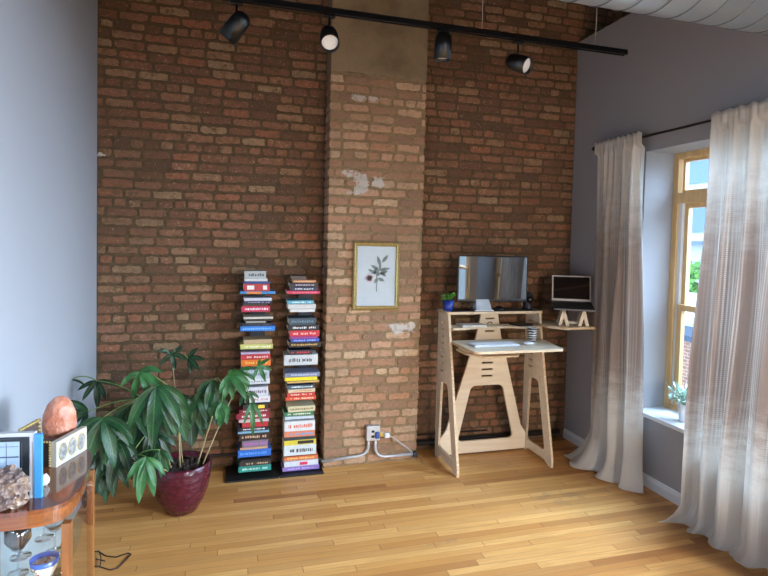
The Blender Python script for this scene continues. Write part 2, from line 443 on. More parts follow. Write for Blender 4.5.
# projecting chimney pier
ZPL = 3.03
mb = MB().box((XP0, YP, 0), (XP1, YB-.002, ZPL))
brick_field(mb, (XP0-.006, YP, 0), (1, 0, 0), (0, -1, 0), XP1-XP0+.012, 0, ZPL-.03, 3)
brick_field(mb, (XP0, YB, 0), (0, -1, 0), (-1, 0, 0), YB-YP, 0, ZPL-.03, 4, start=1)
brick_field(mb, (XP1, YP, 0), (0, 1, 0), (1, 0, 0), YB-YP, 0, ZPL-.03, 8, start=1)
struct(mb, 'wall_chimney_pier', [M_MORTARP, M_BRICKP])
mb = MB(); prof = []
nx = 30
bot = [ZPL-.02+.018*mnoise.noise(Vector((i*.3, 1, 2)))+ .05*(1-i/nx)*.2 for i in range(nx+1)]
pts = [(XP0-.004+(XP1-XP0+.008)*i/nx, YP-.012, bot[i]) for i in range(nx+1)] + [(XP1+.004, YP-.012, ZC+.1), (XP0-.004, YP-.012, ZC+.1)]
mb.prism(pts, (0, YB-YP+.008, 0))
struct(mb, 'trim_pier_plaster', M_PLASTER)
# baseboards
def baseboard(mb, y0, y1):
    prof = [(0, 0), (-.016, 0), (-.016, .055), (-.011, .062), (-.008, .078), (0, .084)]
    mb.prism([(XR+x, y0, z) for x, z in prof], (0, y1-y0, 0))
mb = MB(); baseboard(mb, YREAR, YB-.012); struct(mb, 'baseboard_right', M_TRIM)

# ---- windows
def window(idx, y0, y1, z0, z1, nun, meet=1.31, trans=(2.085, 2.16)):
    """timber windows set in the outer face of the reveal"""
    xa, xb = XR+.26, XR+.34
    mb = MB(); j = .045
    mb.box((xa, y0, z0), (xb, y0+j, z1)); mb.box((xa, y1-j, z0), (xb, y1, z1))
    mb.box((xa, y0+j, z1-j), (xb, y1-j, z1)); mb.box((xa, y0+j, z0), (xb, y1-j, z0+.03))
    fr = struct(mb, 'window_%d' % idx, M_PINE)
    wu = (y1-y0)/nun
    for k in range(1, nun):
        yy = y0+wu*k; MB().box((xa-.01, yy-.05, z0+.03), (xb, yy+.05, z1-j)).build('mullion', M_PINE, fr)
    for k in range(nun):
        a = y0+wu*k+(j if k == 0 else .05); b = y0+wu*(k+1)-(j if k == nun-1 else .05)
        MB().box((xa-.012, a, trans[0]), (xb, b, trans[1])).build('transom', M_PINE, fr)
        def sash(nm, za, zb, x0, s=.05, inset=.0):
            m_ = MB(); A, B = a+inset, b-inset
            m_.box((x0, A, za), (x0+.035, A+s, zb)); m_.box((x0, B-s, za), (x0+.035, B, zb))
            m_.box((x0, A+s, zb-s), (x0+.035, B-s, zb)); m_.box((x0, A+s, za), (x0+.035, B-s, za+s))
            o = m_.build(nm, M_PINE, fr)
            MB().box((x0+.015, A+s-.003, za+s-.003), (x0+.02, B-s+.003, zb-s+.003)).build('pane', M_GLASS, o)
        sash('sash', trans[1], z1-j, xa+.03, .022, .012)
        sash('sash', meet-.02, trans[0], xa+.044, .035, .03)
        sash('sash', z0+.03, meet+.02, xa+.008, .045, .03)
        t_ = MB()
        for yy in (a, b-.03): t_.box((xa+.02, yy, z0+.03), (xa+.06, yy+.03, trans[0]))
        t_.build('sash_track', M_TRIM, fr)
    return fr
w1 = window(1, .55, 3.40, Z0, Z1, 3)
window(2, -2.0, .15, Z0, Z1, 2)
mb = MB().box((XR-.014, .53, Z0-.03), (XR+.26, 3.42, Z0), bevel=.004); struct(mb, 'trim_sill_1', M_TRIM)
mb = MB().box((XR-.014, -2.02, Z0-.03), (XR+.26, .17, Z0)); struct(mb, 'trim_sill_2', M_TRIM)
# rear window
mb = MB(); xs = (1.38, 2.14, 2.90)
for x in xs: mb.box((x-.03, YREAR-.2, .7), (x+.03, YREAR-.12, 2.5))
mb.box((1.35, YREAR-.2, .7), (2.93, YREAR-.12, .76)); mb.box((1.35, YREAR-.2, 2.44), (2.93, YREAR-.12, 2.5)); mb.box((1.35, YREAR-.2, 1.9), (2.93, YREAR-.12, 1.95))
w3 = struct(mb, 'window_3', M_PINE)

# ================================================================= outside
def facade_material(c1, c2, name):
    s = N(name); co = s.co(); b = s.n('ShaderNodeTexBrick'); s.l(s.mapping(co, (1, 1, 1)), b.inputs['Vector'])
    sep = s.n('ShaderNodeSeparateXYZ'); s.l(co, sep.inputs[0]); cb = s.n('ShaderNodeCombineXYZ')
    s.l(s.math('ADD', sep.outputs[0], sep.outputs[1]), cb.inputs[0]); s.l(sep.outputs[2], cb.inputs[1]); s.l(cb.outputs[0], b.inputs['Vector'])
    b.inputs['Scale'].default_value = 4; b.inputs['Color1'].default_value = (*lin(c1), 1); b.inputs['Color2'].default_value = (*lin(c2), 1)
    b.inputs['Mortar'].default_value = (*lin((200, 180, 168)), 1); b.inputs['Mortar Size'].default_value = .02
    s.l(b.outputs[0], s.b.inputs['Base Color']); s.b.inputs['Roughness'].default_value = .9
    return s.m
g = MB().box((3.6, -12, -4.2), (60, 60, -4.0)).build('street_ground', mat((130, 130, 128), .9)); g['kind'] = 'structure'
t = thing('brick_building', 'low pink brick building with white wall and dark roof coping outside the window', 'building', (8.5, 8, -4))
top = at(695, 342, x=8.0).z
MB().box((8, 2, -4), (14, 16, top)).build('wall', facade_material((176, 120, 100), (150, 100, 86), 'outdoor_brick'), t)
MB().box((7.9, 1.9, top), (14.1, 16.1, top+.1)).build('coping', mat((70, 80, 104), .6), t)
z2 = at(695, 318, x=8.9).z
MB().box((8.9, 3, top+.1), (13.9, 16, z2)).build('parapet_wall', mat((232, 230, 226), .8), t)
t = thing('leafy_tree', 'bright green leafy tree beyond the window glass', 'tree', (11.5, 11.5, -4))
MB().tube([(15.6, 15, -4), (15.6, 15, -1), (15.5, 15.2, 0)], [.2, .15, .08]).build('trunk', mat((90, 72, 56), .9), t)
mb = MB(); rr = random.Random(4)
ct = at(697, 285, x=15.6)
for k in range(1500):
    d = Vector((rr.gauss(0, 1), rr.gauss(0, 1), rr.gauss(0, 1))).normalized()*rr.random()**.4
    p = Vector((ct.x, ct.y, ct.z-.3))+Vector((d.x*1.0, d.y*2.8, d.z*1.25)); q = Vector((rr.uniform(-1, 1), rr.uniform(-1, 1), rr.uniform(-1, 1))).normalized()*.13; e = q.orthogonal().normalized()*.1
    mb.face([mb.bm.verts.new(p+v) for v in (q, e, -q, -e)])
mb.build('crown', mat((110, 160, 70), .7, 0, .3, 1.5), t)
t = thing('apartment_building', 'tall white apartment block with blue tinted windows far outside', 'building', (26, 26, -4))
zt = at(695, 258, x=24).z
MB().box((24, 14, -4), (32, 40, 16)).build('wall', mat((226, 228, 232), .8), t)
mbw = []
for i in range(10):
    for k in range(5):
        y0 = 15+i*2.5; z0_ = 2.6+k*2.6
        f = MB().box((23.93, y0, z0_), (24.0, y0+1.7, z0_+1.6)).build('window', mat((128, 148, 176), .3), t)
for k in range(4): MB().box((23.4, 14, 2.0+k*2.6), (24, 40, 2.14+k*2.6)).build('balcony_slab', mat((120, 134, 160), .6), t)

# ================================================================= duct, track, spotlights
DR, DY, DZ = .20, 2.11, 3.03
t = thing('spiral_duct', 'large round galvanized metal spiral duct running overhead at top right', 'duct', (2, DY, DZ))
x0, x1 = -.85, XR-.003
MB().tube([(x0, DY, DZ), (x1, DY, DZ)], DR, 48).build('duct_pipe', M_GALV, t)
mb = MB(); pts = []
pitch = .134; nseg = 36
for i in range(int((x1-x0-.02)/pitch*nseg)):
    a = -2*PI*i/nseg; pts.append((x0+.01+pitch*i/nseg, DY+math.cos(a)*(DR+.001), DZ+math.sin(a)*(DR+.001)))
mb.tube(pts, .0035, 6); mb.build('spiral_seam', mat((120, 126, 134), .4, .8), t)
mb = MB()
for x in (.4, 2.3):   MB().box((x-.012, DY-DR-.004, DZ), (x+.012, DY-DR-.002, ZC)).build('hanger_strap', M_GALV, t); MB().box((x-.012, DY+DR+.002, DZ), (x+.012, DY+DR+.004, ZC)).build('hanger_strap', M_GALV, t)

TY, TZ = 2.8, 2.912
t = thing('track_rail', 'long black lighting track hung from thin wires below the ceiling', 'track', (1.1, TY, TZ))
mb = MB().box((-.72, TY-.017, TZ-.010), (2.285, TY+.017, TZ+.012)); mb.box((-.72, TY-.017, TZ-.016), (2.285, TY-.011, TZ-.01)); mb.box((-.72, TY+.011, TZ-.016), (2.285, TY+.017, TZ-.01))
mb.build('rail', M_BLACK, t)
for px in (482, 596, 214):
    x = at(px, 30, y=TY).x; MB().tube([(x, TY, TZ+.01), (x, TY, ZC)], .002, 6).build('suspension_wire', M_STEEL, t)
def spot(px, py_head, direction, label, stem=.05, emit=False):
    p = at(px, py_head, y=TY); d = Vector(direction).normalized(); sx = p.x
    t = thing('track_spotlight', label, 'spotlight', (sx, TY, TZ-.016), 'spotlights on the black track')
    MB().box((sx-.03, TY-.014, TZ-.034), (sx+.03, TY+.014, TZ-.016), bevel=.003).build('track_adapter', M_BLACK, t)
    MB().tube([(sx, TY, TZ-.034), (sx, TY, p.z+.01)], .006, 10).build('stem', M_BLACK, t)
    L = .15; R_ = .047; c = Vector((sx, TY, p.z))-d*L*.5
    prof = [(.0, 0), (.018, .002), (.033, .012), (.043, .03), (R_, .055), (R_+.001, L), (R_-.004, L), (R_-.006, L-.012), (0, L-.012)]
    MB().lathe(prof[:7]+[(R_-.006, L-.02)], c, 32, d).build('lamp_head', M_BLACK, t)
    MB().lathe([(R_-.0065, L-.018), (.02, L-.014), (0, L-.013)], c, 28, d).build('lens', mat((214, 216, 218), .45), t)
spot(236.5, 26, (-.55, .32, -.68), 'black track spotlight aimed down left, nearest the left wall', )
spot(329, 37, (-.05, -.72, -.68), 'black track spotlight with pale round lens facing the room, in front of the plastered pier')
spot(443, 46, (0, .05, -1), 'black track spotlight pointing straight down beside the plastered pier edge')
spot(517.5, 63, (.42, -.78, -.40), 'black track spotlight turned to the right, nearest the track end')

# ================================================================= picture on the pier
yf = YP-.012
fx0, fx1, fz0, fz1 = .932, 1.305, 1.215, 1.742
t = thing('framed_picture', 'gold framed flower print hanging on the brick pier', 'picture', ((fx0+fx1)/2, yf, fz0))
def gilt_frame(x0, x1, z0, z1, y, wdt, dep, parent, name='frame'):
    mb = MB()
    prof = [(0, 0), (0, dep*.7), (wdt*.25, dep), (wdt*.55, dep*.75), (wdt*.8, dep*.85), (wdt, dep*.5), (wdt, 0)]
    cs = [(x0, z0, 1, 1), (x1, z0, -1, 1), (x1, z1, -1, -1), (x0, z1, 1, -1)]
    rings = [[mb.bm.verts.new((cx+sx*i, y-o, cz+sz*i)) for i, o in prof] for cx, cz, sx, sz in cs]
    for a in range(4):
        A, B = rings[a], rings[(a+1) % 4]
        for k in range(len(prof)): k2 = (k+1) % len(prof); mb.face([A[k], B[k], B[k2], A[k2]])
    return mb.build(name, M_GOLD, parent)
gilt_frame(fx0, fx1, fz0, fz1, yf, .034, .028, t)
pr_ = MB().box((fx0+.03, yf-.012, fz0+.03), (fx1-.03, yf-.002, fz1-.03)).build('print_paper', mat((186, 198, 206), .6, 0, .02), t)
fc = Vector(((fx0+fx1)/2, yf-.0135, (fz0+fz1)/2))
def flat_leaf(mb, p, ang, L, W):
    d = Vector((math.cos(ang), 0, math.sin(ang))); n = Vector((-d.z, 0, d.x)); p = Vector(p)
    prof = [(0, .05), (.25, .8), (.5, 1), (.75, .65), (1, 0)]
    vs = [mb.bm.verts.new(p+d*L*a+n*W*b) for a, b in prof]+[mb.bm.verts.new(p+d*L*a-n*W*b) for a, b in reversed(prof[:-1])]
    mb.face(vs)
mb = MB()
stem = [(.0, -.12), (.005, -.05), (.0, .0), (.02, .05), (.035, .11)]
for a, b in zip(stem, stem[1:]): mb.box((fc.x+min(a[0], b[0])-.0015, fc.y-.0005, fc.z+a[1]), (fc.x+max(a[0], b[0])+.0015, fc.y, fc.z+b[1]))
for x, z, a, L in ((0, 0, .3, .085), (0, 0, 2.7, .09), (.01, .03, .2, .09), (.01, .03, 2.6, .08), (.02, .06, 1.9, .09), (.03, .09, .9, .08), (0, -.03, -.4, .06), (.0, -.03, -2.2, .05), (-.03, .0, 1.2, .06), (.02, .02, -.7, .06)):
    flat_leaf(mb, (fc.x+x+.012, fc.y-.0006, fc.z+z+.015), a, L, .014)
mb.build('printed_leaves', mat((104, 122, 122), .7, 0, .2, 60), pr_)
mb = MB()
for k in range(8): flat_leaf(mb, (fc.x-.055, fc.y-.0012, fc.z-.015), k*PI/4+.2, .038, .013)
mb.build('printed_flower', mat((204, 172, 184), .7, 0, .2, 60), pr_)
MB().box((fx0+.028, yf-.0195, fz0+.028), (fx1-.028, yf-.018, fz1-.028)).build('glass', M_GLASS, t)

# ================================================================= book towers
YS = 4.045
def tower(px0, px1, label):
    a = at(px0, 476, y=4.0, ); b = at(px1, 476, y=4.0)
    t = thing('book_tower', label, 'bookshelf', ((a.x+b.x)/2, 4.15, 0), 'black metal book towers against the brick wall')
    MB().box((a.x, 3.985, 0), (b.x, 4.262, .012), bevel=.002).build('base_plate', M_BLACKM, t)
    cx = (a.x+b.x)/2
    return t, cx
tL, cL = tower(225.5, 279, 'black metal book tower standing nearer the potted plant')
tR, cR = tower(279.5, 323.5, 'black metal book tower standing beside the brick pier')
MB().box((at(249, 380, y=4.22).x, 4.215, .012), (at(264, 380, y=4.22).x, 4.262, 1.45), bevel=.003).build('column', mat((24, 28, 40), .5), tL)
MB().box((at(297, 380, y=4.22).x, 4.215, .012), (at(311, 380, y=4.22).x, 4.262, 1.42), bevel=.003).build('column', mat((24, 28, 40), .5), tR)
K = (22, 22, 26)
# tower, y_top, y_bottom, x_left, x_right (surveyed from the photo), spine colour, marks colour or None, label
BK = [
('L', 271, 278.4, 244.5, 266, (178, 184, 184), (70, 90, 100), 'pale grey patterned book topmost on the left tower'),
('L', 278.6, 281.2, 244.5, 267.5, (214, 218, 222), None, 'thin white book under the topmost grey one, left tower'),
('L', 281.4, 283.8, 243.5, 270, (44, 66, 130), None, 'thin navy book above the red box-like book, left tower'),
('L', 284, 291, 243.5, 269.5, (196, 52, 62), (226, 220, 216), 'thick red book with white spine panels near the left tower top'),
('L', 291.2, 294, 240.5, 275.5, (60, 140, 206), (216, 130, 70), 'wide blue and orange book on the top shelf, left tower'),
('L', 297.8, 300.8, 244, 271.5, (206, 208, 220), None, 'thin white book on the second shelf, left tower'),
('L', 301, 303.4, 244, 272, (48, 52, 88), (150, 160, 190), 'thin navy book on the second shelf, left tower'),
('L', 303.6, 305.8, 242.5, 268, (52, 42, 34), None, 'thin dark brown book above the pink one, left tower'),
('L', 306, 311.8, 241.5, 270, (204, 44, 82), (225, 215, 225), 'crimson pink book with pale lettering, left tower'),
('L', 316.8, 319, 243.5, 273, (206, 200, 188), None, 'thin cream book lying at top of the third shelf, left tower'),
('L', 319.2, 321, 244, 272, (40, 30, 28), None, 'thin dark book just under the cream one, left tower'),
('L', 321.2, 322.8, 246, 266, (170, 172, 166), None, 'very thin pale grey booklet, left tower'),
('L', 323, 326, 242, 272, K, (60, 70, 110), 'black paperback on top of the bright blue book, left tower'),
('L', 326.2, 331, 240.5, 275, (38, 128, 220), (120, 180, 235), 'bright blue wide book, left tower'),
('L', 339.5, 343.8, 243.5, 272, (196, 168, 128), None, 'tan book above the yellow one, left tower'),
('L', 344, 349, 240.5, 273, (206, 204, 118), (226, 226, 190), 'pale yellow book behind an upright leaf, left tower'),
('L', 352, 354.2, 241, 270, (190, 170, 200), None, 'thin lilac book on the red and orange pair, left tower'),
('L', 354.4, 359.2, 241, 270.5, (206, 54, 66), (232, 200, 190), 'red book above the orange one, left tower'),
('L', 359.4, 366, 241, 270.5, (238, 120, 36), (240, 190, 90), 'orange book behind plant leaves, left tower'),
('L', 370, 378.6, 241, 269.5, (190, 202, 214), (80, 110, 150), 'thick pale blue-grey book behind leaves, left tower'),
('L', 378.8, 384, 243, 270, (220, 226, 232), (130, 140, 150), 'white book under the pale blue-grey one, left tower'),
('L', 387, 396, 246, 268, (214, 214, 224), (120, 110, 130), 'thick white book with small lettering, left tower'),
('L', 396.2, 402.5, 245, 270, (226, 226, 232), (190, 130, 120), 'white book with reddish lettering, left tower'),
('L', 404, 408.8, 243, 268, (46, 40, 40), (232, 206, 70), 'black book with yellow spine patch, left tower'),
('L', 409, 412.8, 239, 270, (120, 30, 44), (226, 200, 200), 'dark red book with white lettering, left tower'),
('L', 413, 418.8, 236.5, 270, (156, 32, 56), (232, 216, 216), 'crimson book jutting toward the plant, left tower'),
('L', 419, 422, 239, 269, (214, 190, 196), None, 'thin pinkish white book, left tower'),
('L', 422.2, 426.8, 242, 268, (190, 40, 54), None, 'scarlet book behind a hanging leaf, left tower'),
('L', 427, 430.8, 240, 268.5, (28, 28, 34), (220, 222, 226), 'black book with white lettering, left tower'),
('L', 431, 433, 238, 269, (130, 176, 206), None, 'thin light blue book, left tower'),
('L', 433.2, 440, 239, 269, (44, 34, 32), (206, 160, 130), 'black book with tan portraits on its spine, left tower'),
('L', 440.2, 446.8, 242, 268, (128, 112, 134), (170, 90, 160), 'grey book with purple lettering, left tower'),
('L', 447, 449.2, 240, 268, (206, 164, 130), None, 'thin tan book on the big blue one, left tower'),
('L', 449.4, 456.6, 238, 271, (36, 104, 196), (90, 150, 220), 'thick royal blue book low on the left tower'),
('L', 459.4, 462, 241, 270, (30, 28, 30), None, 'thin black book under the royal blue one, left tower'),
('L', 462.2, 468, 240, 271, (58, 48, 44), (190, 160, 130), 'dark brown book resting on the teal one, left tower'),
('L', 468.2, 475.8, 238.5, 271, (32, 140, 128), (190, 220, 210), 'thick teal hardback at the bottom of the left tower'),
('R', 276, 279.8, 292.5, 306, (84, 72, 66), None, 'small dark brown book topmost on the right tower'),
('R', 280, 282.6, 293, 316, (196, 130, 92), (220, 190, 150), 'thin orange tan book near the top, right tower'),
('R', 283, 286.8, 290, 318, (34, 30, 40), (180, 170, 190), 'black book under the orange tan one, right tower'),
('R', 287, 290.6, 291, 318, (38, 44, 80), (224, 226, 230), 'navy book with white label, right tower'),
('R', 290.8, 294, 287, 320, (206, 56, 96), (230, 120, 130), 'wide rose pink book on the top shelf, right tower'),
('R', 300.4, 304, 287.5, 314, (90, 168, 190), (220, 236, 240), 'light teal book on the second shelf, right tower'),
('R', 304.2, 308.8, 288, 316, (212, 212, 210), None, 'pale grey book under the light teal one, right tower'),
('R', 309, 312, 290, 315, (228, 228, 224), None, 'thin white book at the bottom of the second shelf, right tower'),
('R', 318, 324.8, 289, 316, (46, 70, 88), (90, 120, 140), 'dark slate blue book, right tower'),
('R', 325, 330.2, 288, 319, (26, 26, 32), (206, 206, 212), 'black book with white lettering and pink spot, right tower'),
('R', 330.4, 336.4, 290, 319.5, (212, 46, 62), (238, 190, 186), 'thick bright red book, right tower'),
('R', 336.6, 338.6, 290.5, 318, (160, 66, 150), None, 'thin purple book between red and blue, right tower'),
('R', 338.8, 341.8, 291, 319, (44, 86, 190), (160, 180, 230), 'thin blue book under the purple one, right tower'),
('R', 342, 347, 289, 321, (24, 22, 24), (196, 156, 84), 'black book with gold lettering, right tower'),
('R', 350, 354.6, 289, 312, (30, 32, 52), (190, 40, 52), 'dark navy book with red lettering, right tower'),
('R', 354.8, 365, 284.5, 318, (206, 212, 216), (60, 60, 70), 'thick white-grey book in the middle of the right tower'),
('R', 372.6, 376.8, 285, 320, (126, 134, 162), (180, 190, 210), 'grey-blue book on the yellow one, right tower'),
('R', 377, 380.6, 285, 317, (240, 222, 40), None, 'bright yellow book, right tower'),
('R', 380.8, 382.8, 287, 319, (206, 170, 100), None, 'thin tan book under the yellow one, right tower'),
('R', 385, 388.8, 287, 314, (66, 84, 100), (206, 220, 230), 'slate book above the cream one, right tower'),
('R', 389, 392.4, 288, 315, (216, 200, 170), (220, 130, 80), 'cream book on the red pair, right tower'),
('R', 392.6, 396.2, 287.5, 315, (206, 66, 58), (236, 200, 190), 'brick red book with pale lettering, right tower'),
('R', 396.4, 400, 286, 316, (226, 82, 46), (240, 210, 190), 'vermilion book under the brick red one, right tower'),
('R', 406, 411.6, 288, 315, (216, 206, 166), (130, 110, 80), 'cream book with dark left end, right tower'),
('R', 411.8, 415.8, 284, 314, (60, 120, 92), (220, 220, 180), 'green book under the cream one, right tower'),
('R', 416, 419, 285, 314, (196, 212, 226), None, 'thin pale blue book under the green one, right tower'),
('R', 421, 430.8, 284.5, 315, (222, 226, 228), (206, 110, 90), 'thick white book with red lettering, right tower'),
('R', 431, 436.6, 284.5, 315, (222, 136, 104), (90, 150, 200), 'salmon book with blue right end, right tower'),
('R', 437, 439.8, 284, 315, (50, 60, 70), None, 'thin charcoal book above the yellow one, right tower'),
('R', 440, 444.6, 284, 316, (226, 206, 66), (34, 30, 30), 'yellow book with black title panel, right tower'),
('R', 444.8, 455.6, 284, 316, (214, 222, 226), (60, 60, 66), 'very thick white book low on the right tower'),
('R', 457, 462, 284, 318, (216, 112, 62), (240, 200, 120), 'orange book low on the right tower'),
('R', 463, 469.8, 284, 318, (214, 218, 226), (206, 40, 84), 'white book with red oval and purple end, right tower'),
('R', 470, 475.6, 282.5, 319, (142, 118, 190), (180, 160, 214), 'lilac book at the bottom of the right tower'),
]
def lift(z): return z + (.036*(1-z/.15) if z < .15 else 0)
M_PAGE = mat((222, 212, 192), .9, 0, .08, 300)
rb = random.Random(11)
prev = {}
for i, (tw, y0, y1, x0, x1, col, mark, lab) in enumerate(BK):
    ym = (y0+y1)/2; xm = (x0+x1)/2
    ysp = YS + rb.uniform(-.006, .01)
    zt, zb = at(xm, y0, y=ysp).z, at(xm, y1, y=ysp).z
    zt, zb = lift(zt)-.0008, max(lift(zb), .0125)
    xa, xb = at(x0, ym, y=ysp).x, at(x1, ym, y=ysp).x
    dep = 4.208-ysp-.004
    loc = Vector(((xa+xb)/2, ysp+dep/2, zb))
    t = thing('book', lab, 'book', loc, 'books stacked on the left tower' if tw == 'L' else 'books stacked on the right tower')
    th = min(.0022, (zt-zb)*.15)
    r3 = Matrix.Identity(3) if (zb < .05) else rz(rb.uniform(-.02, .02))
    mb = MB(); cm = mat(tuple(int(v*.92) for v in col), .5, 0, .05, 40)
    mb.box((xa, ysp, zb), (xb, ysp+dep, zb+th), r3, loc); mb.box((xa, ysp, zt-th), (xb, ysp+dep, zt), r3, loc)
    mb.box((xa, ysp, zb+th), (xb, ysp+th, zt-th), r3, loc)
    mb.build('cover', cm, t)
    MB().box((xa+.003, ysp+th, zb+th), (xb-.003, ysp+dep-.003, zt-th), r3, loc).build('pages', M_PAGE, t)
    if mark:
        h = zt-zb; mb = MB(); wdt = xb-xa; q = xa+wdt*rb.uniform(.06, .2)
        def strip_part(a_, b_, lo, hi, nm='spine_panel'):
            MB().box((xa+wdt*a_, ysp-.0006, zb+h*lo), (xa+wdt*b_, ysp, zb+h*hi), r3, loc).build(nm, mat(mark, .5, 0, .05, 40), t)
        if 'red oval' in lab: mb.box((xa+wdt*.45, ysp-.0006, zb+h*.2), (xa+wdt*.68, ysp, zb+h*.75), r3, loc)
        elif 'panel' in lab and 'white' in lab:
            strip_part(.13, .4, .2, .8); strip_part(.74, .9, .2, .8)
        elif 'title panel' in lab: mb.box((xa+wdt*.42, ysp-.0006, zb+h*.15), (xa+wdt*.92, ysp, zb+h*.85), r3, loc)
        elif 'spine patch' in lab: mb.box((xa+wdt*.6, ysp-.0006, zb+h*.05), (xa+wdt*.86, ysp, zb+h*.75), r3, loc)
        elif 'blue and orange' in lab: mb.box((xa+wdt*.18, ysp-.0006, zb), (xa+wdt*.6, ysp, zt-.002), r3, loc)
        else:
            while q < xb-wdt*.12:
                l = rb.uniform(.004, .014)
                if rb.random() < .93: mb.box((q, ysp-.0005, zb+h*rb.uniform(.28, .36)), (min(q+l, xb-.004), ysp, zb+h*rb.uniform(.58, .7)), r3, loc)
                q += l+rb.uniform(.002, .006)
        if len(mb.bm.verts): mb.build('spine_lettering', mat(mark, .5, 0, .05, 40), t)
# shelf plates under each group of books
for tw, ys_, t, p0, p1 in (('L', (294.5, 312.3, 331.5, 349.6, 366.6, 384.5, 402.9, 457.1), tL, 247, 266), ('R', (294.5, 312.5, 347.5, 365.5, 383.3, 400.5, 419.4, 436.9, 456.1), tR, 295, 313)):
    for y_ in ys_:
        z_ = lift(at((p0+p1)/2, y_+.1, y=YS).z)
        MB().box((at(p0, y_, y=4.08).x, 4.075, z_-.0022), (at(p1, y_, y=4.08).x, 4.214, z_-.0006)).build('shelf_plate', M_BLACKM, t)

# ================================================================= standing desk
t = desk = thing('standing_desk', 'birch plywood standing desk with slotted legs against the brick wall', 'desk', (2.09, 3.9, 0))
TH = .019
def holed(outer, hole, thick, axis, base, slots=()):
    """plate with holes via boolean-free bridging: outer & hole loops in (u,z); axis 'x' -> plate normal X"""
    mb = MB()
    def P(u, z, o):
        return Vector((base+o, u, z)) if axis == 'x' else Vector((u, base+o, z))
    loops = [outer, hole] + [[(a, c), (b, c), (b, d), (a, d)] for a, b, c, d in slots]
    geo = []
    for lp in loops:
        vs = [mb.bm.verts.new(P(u, z, 0)) for u, z in lp]
        geo += [mb.bm.edges.new((vs[i], vs[(i+1) % len(vs)])) for i in range(len(vs))]
    r = bmesh.ops.triangle_fill(mb.bm, use_beauty=True, use_dissolve=False, edges=geo)
    fs = [g for g in r['geom'] if isinstance(g, bmesh.types.BMFace)]
    ex = bmesh.ops.extrude_face_region(mb.bm, geom=fs)
    vs = [g for g in ex['geom'] if isinstance(g, bmesh.types.BMVert)]
    bmesh.ops.translate(mb.bm, verts=vs, vec=(thick, 0, 0) if axis == 'x' else (0, thick, 0))
    for f in mb.bm.faces:
        n = f.normal if f.normal.length else Vector((0, 0, 1))
        f.normal_update(); n = f.normal
        k = abs(n.x) if axis == 'x' else abs(n.y)
        f.material_index = 0 if k > .5 else 1
    return mb
def rnd_poly(pts, r=.02, seg=4):
    out = []; n = len(pts)
    for i in range(n):
        p0, p1, p2 = Vector(pts[i-1]), Vector(pts[i]), Vector(pts[(i+1) % n])
        a = (p0-p1); b = (p2-p1); ra = min(r, a.length*.4, b.length*.4)
        A = p1+a.normalized()*ra; B = p1+b.normalized()*ra
        for k in range(seg+1):
            q = k/seg; out.append(tuple(A*(1-q)**2+p1*2*q*(1-q)+B*q*q))
    return out
def side_panel(xb, parent):
    outer = [(4.15, 0), (4.09, 0), (4.05, .03), (3.80, .03), (3.745, 0), (3.70, 0), (3.70, .06), (3.905, .98), (3.945, 1.19), (4.15, 1.19)]
    hole = rnd_poly([(4.085, .10), (3.80, .10), (3.925, .64), (4.055, .64)], .035)
    slots = [(4.02, 4.09, .72+k*.055, .735+k*.055) for k in range(8)]
    mb = holed(outer, hole, TH, 'x', xb, slots); return mb.build('side_panel', [M_PLY, M_PLYEDGE], parent)
side_panel(1.672, t); side_panel(2.475, t)
outer = [(1.693, .015), (2.473, .015), (2.473, .16), (2.43, .20), (2.185, 1.17), (2.035, 1.17), (1.735, .20), (1.693, .16)]
outer = [(1.693, .015), (2.473, .015), (2.473, .15), (2.425, .22), (2.27, .79), (2.215, .975), (2.175, 1.19), (2.03, 1.19), (1.985, .975), (1.925, .79), (1.745, .22), (1.693, .15)]
hole = rnd_poly([(1.845, .115), (2.355, .115), (2.24, .575), (1.955, .575)], .045)
slots = [(2.045, 2.145, .645+k*.055, .66+k*.055) for k in range(4)]+[(2.065, 2.15, 1.02, 1.033), (2.065, 2.15, 1.125, 1.138)]
mb = holed(outer, hole, TH, 'y', 4.09, slots); mb.build('rear_panel', [M_PLY, M_PLYEDGE], t)
# round cut-out emblem between the slots of the upper rear panel
mb = MB(); c0 = Vector((2.106, 4.087, 1.079))
mb.tube([c0+Vector((math.cos(a)*.024, 0, math.sin(a)*.024)) for a in [k*PI/12 for k in range(2, 22)]], .004, 6); mb.build('round_cutout', mat((60, 46, 36), .8), t)
def board(pts, z, th, name, parent, r=.015):
    p = rnd_poly(pts, r); mb = MB(); mb.prism([(x, y, z) for x, y in p], (0, 0, -th), 1); return mb.build(name, [M_PLY, M_PLYEDGE], parent)
board([(1.693, 3.94), (1.693, 3.52), (1.72, 3.495), (2.40, 3.495), (2.425, 3.52), (2.425, 3.60), (2.472, 3.80), (2.472, 3.94)], .985, .019, 'desktop', t)
board([(1.655, 4.15), (1.655, 3.925), (2.50, 3.925), (2.50, 4.15)], 1.210, .019, 'upper_shelf', t)
board([(1.693, 4.075), (1.693, 3.90), (1.80, 3.90), (1.90, 3.94), (2.22, 3.94), (2.32, 3.90), (2.473, 3.90), (2.473, 4.075)], 1.088, .016, 'middle_shelf', t)
board([(1.73, 3.92), (1.73, 3.72), (1.83, 3.60), (2.10, 3.60), (2.18, 3.72), (2.18, 3.92)], .925, .012, 'under_tray', t)
for sx in (1.76, 2.15): MB().box((sx-.008, 3.76, .925), (sx+.008, 3.92, .966)).build('tray_bracket', M_PLY, t)
# wing shelf for the laptop
MB().box((1.70, 3.945, 1.2101), (2.47, 4.13, 1.2115)).build('dark_shelf_sheet', mat((66, 50, 42), .6), t)  # thin dark sheet covering the top of the upper shelf
board([(2.47, 4.13), (2.47, 3.80), (2.55, 3.69), (2.83, 3.69), (2.83, 4.13)], 1.108, .018, 'wing_shelf', t)

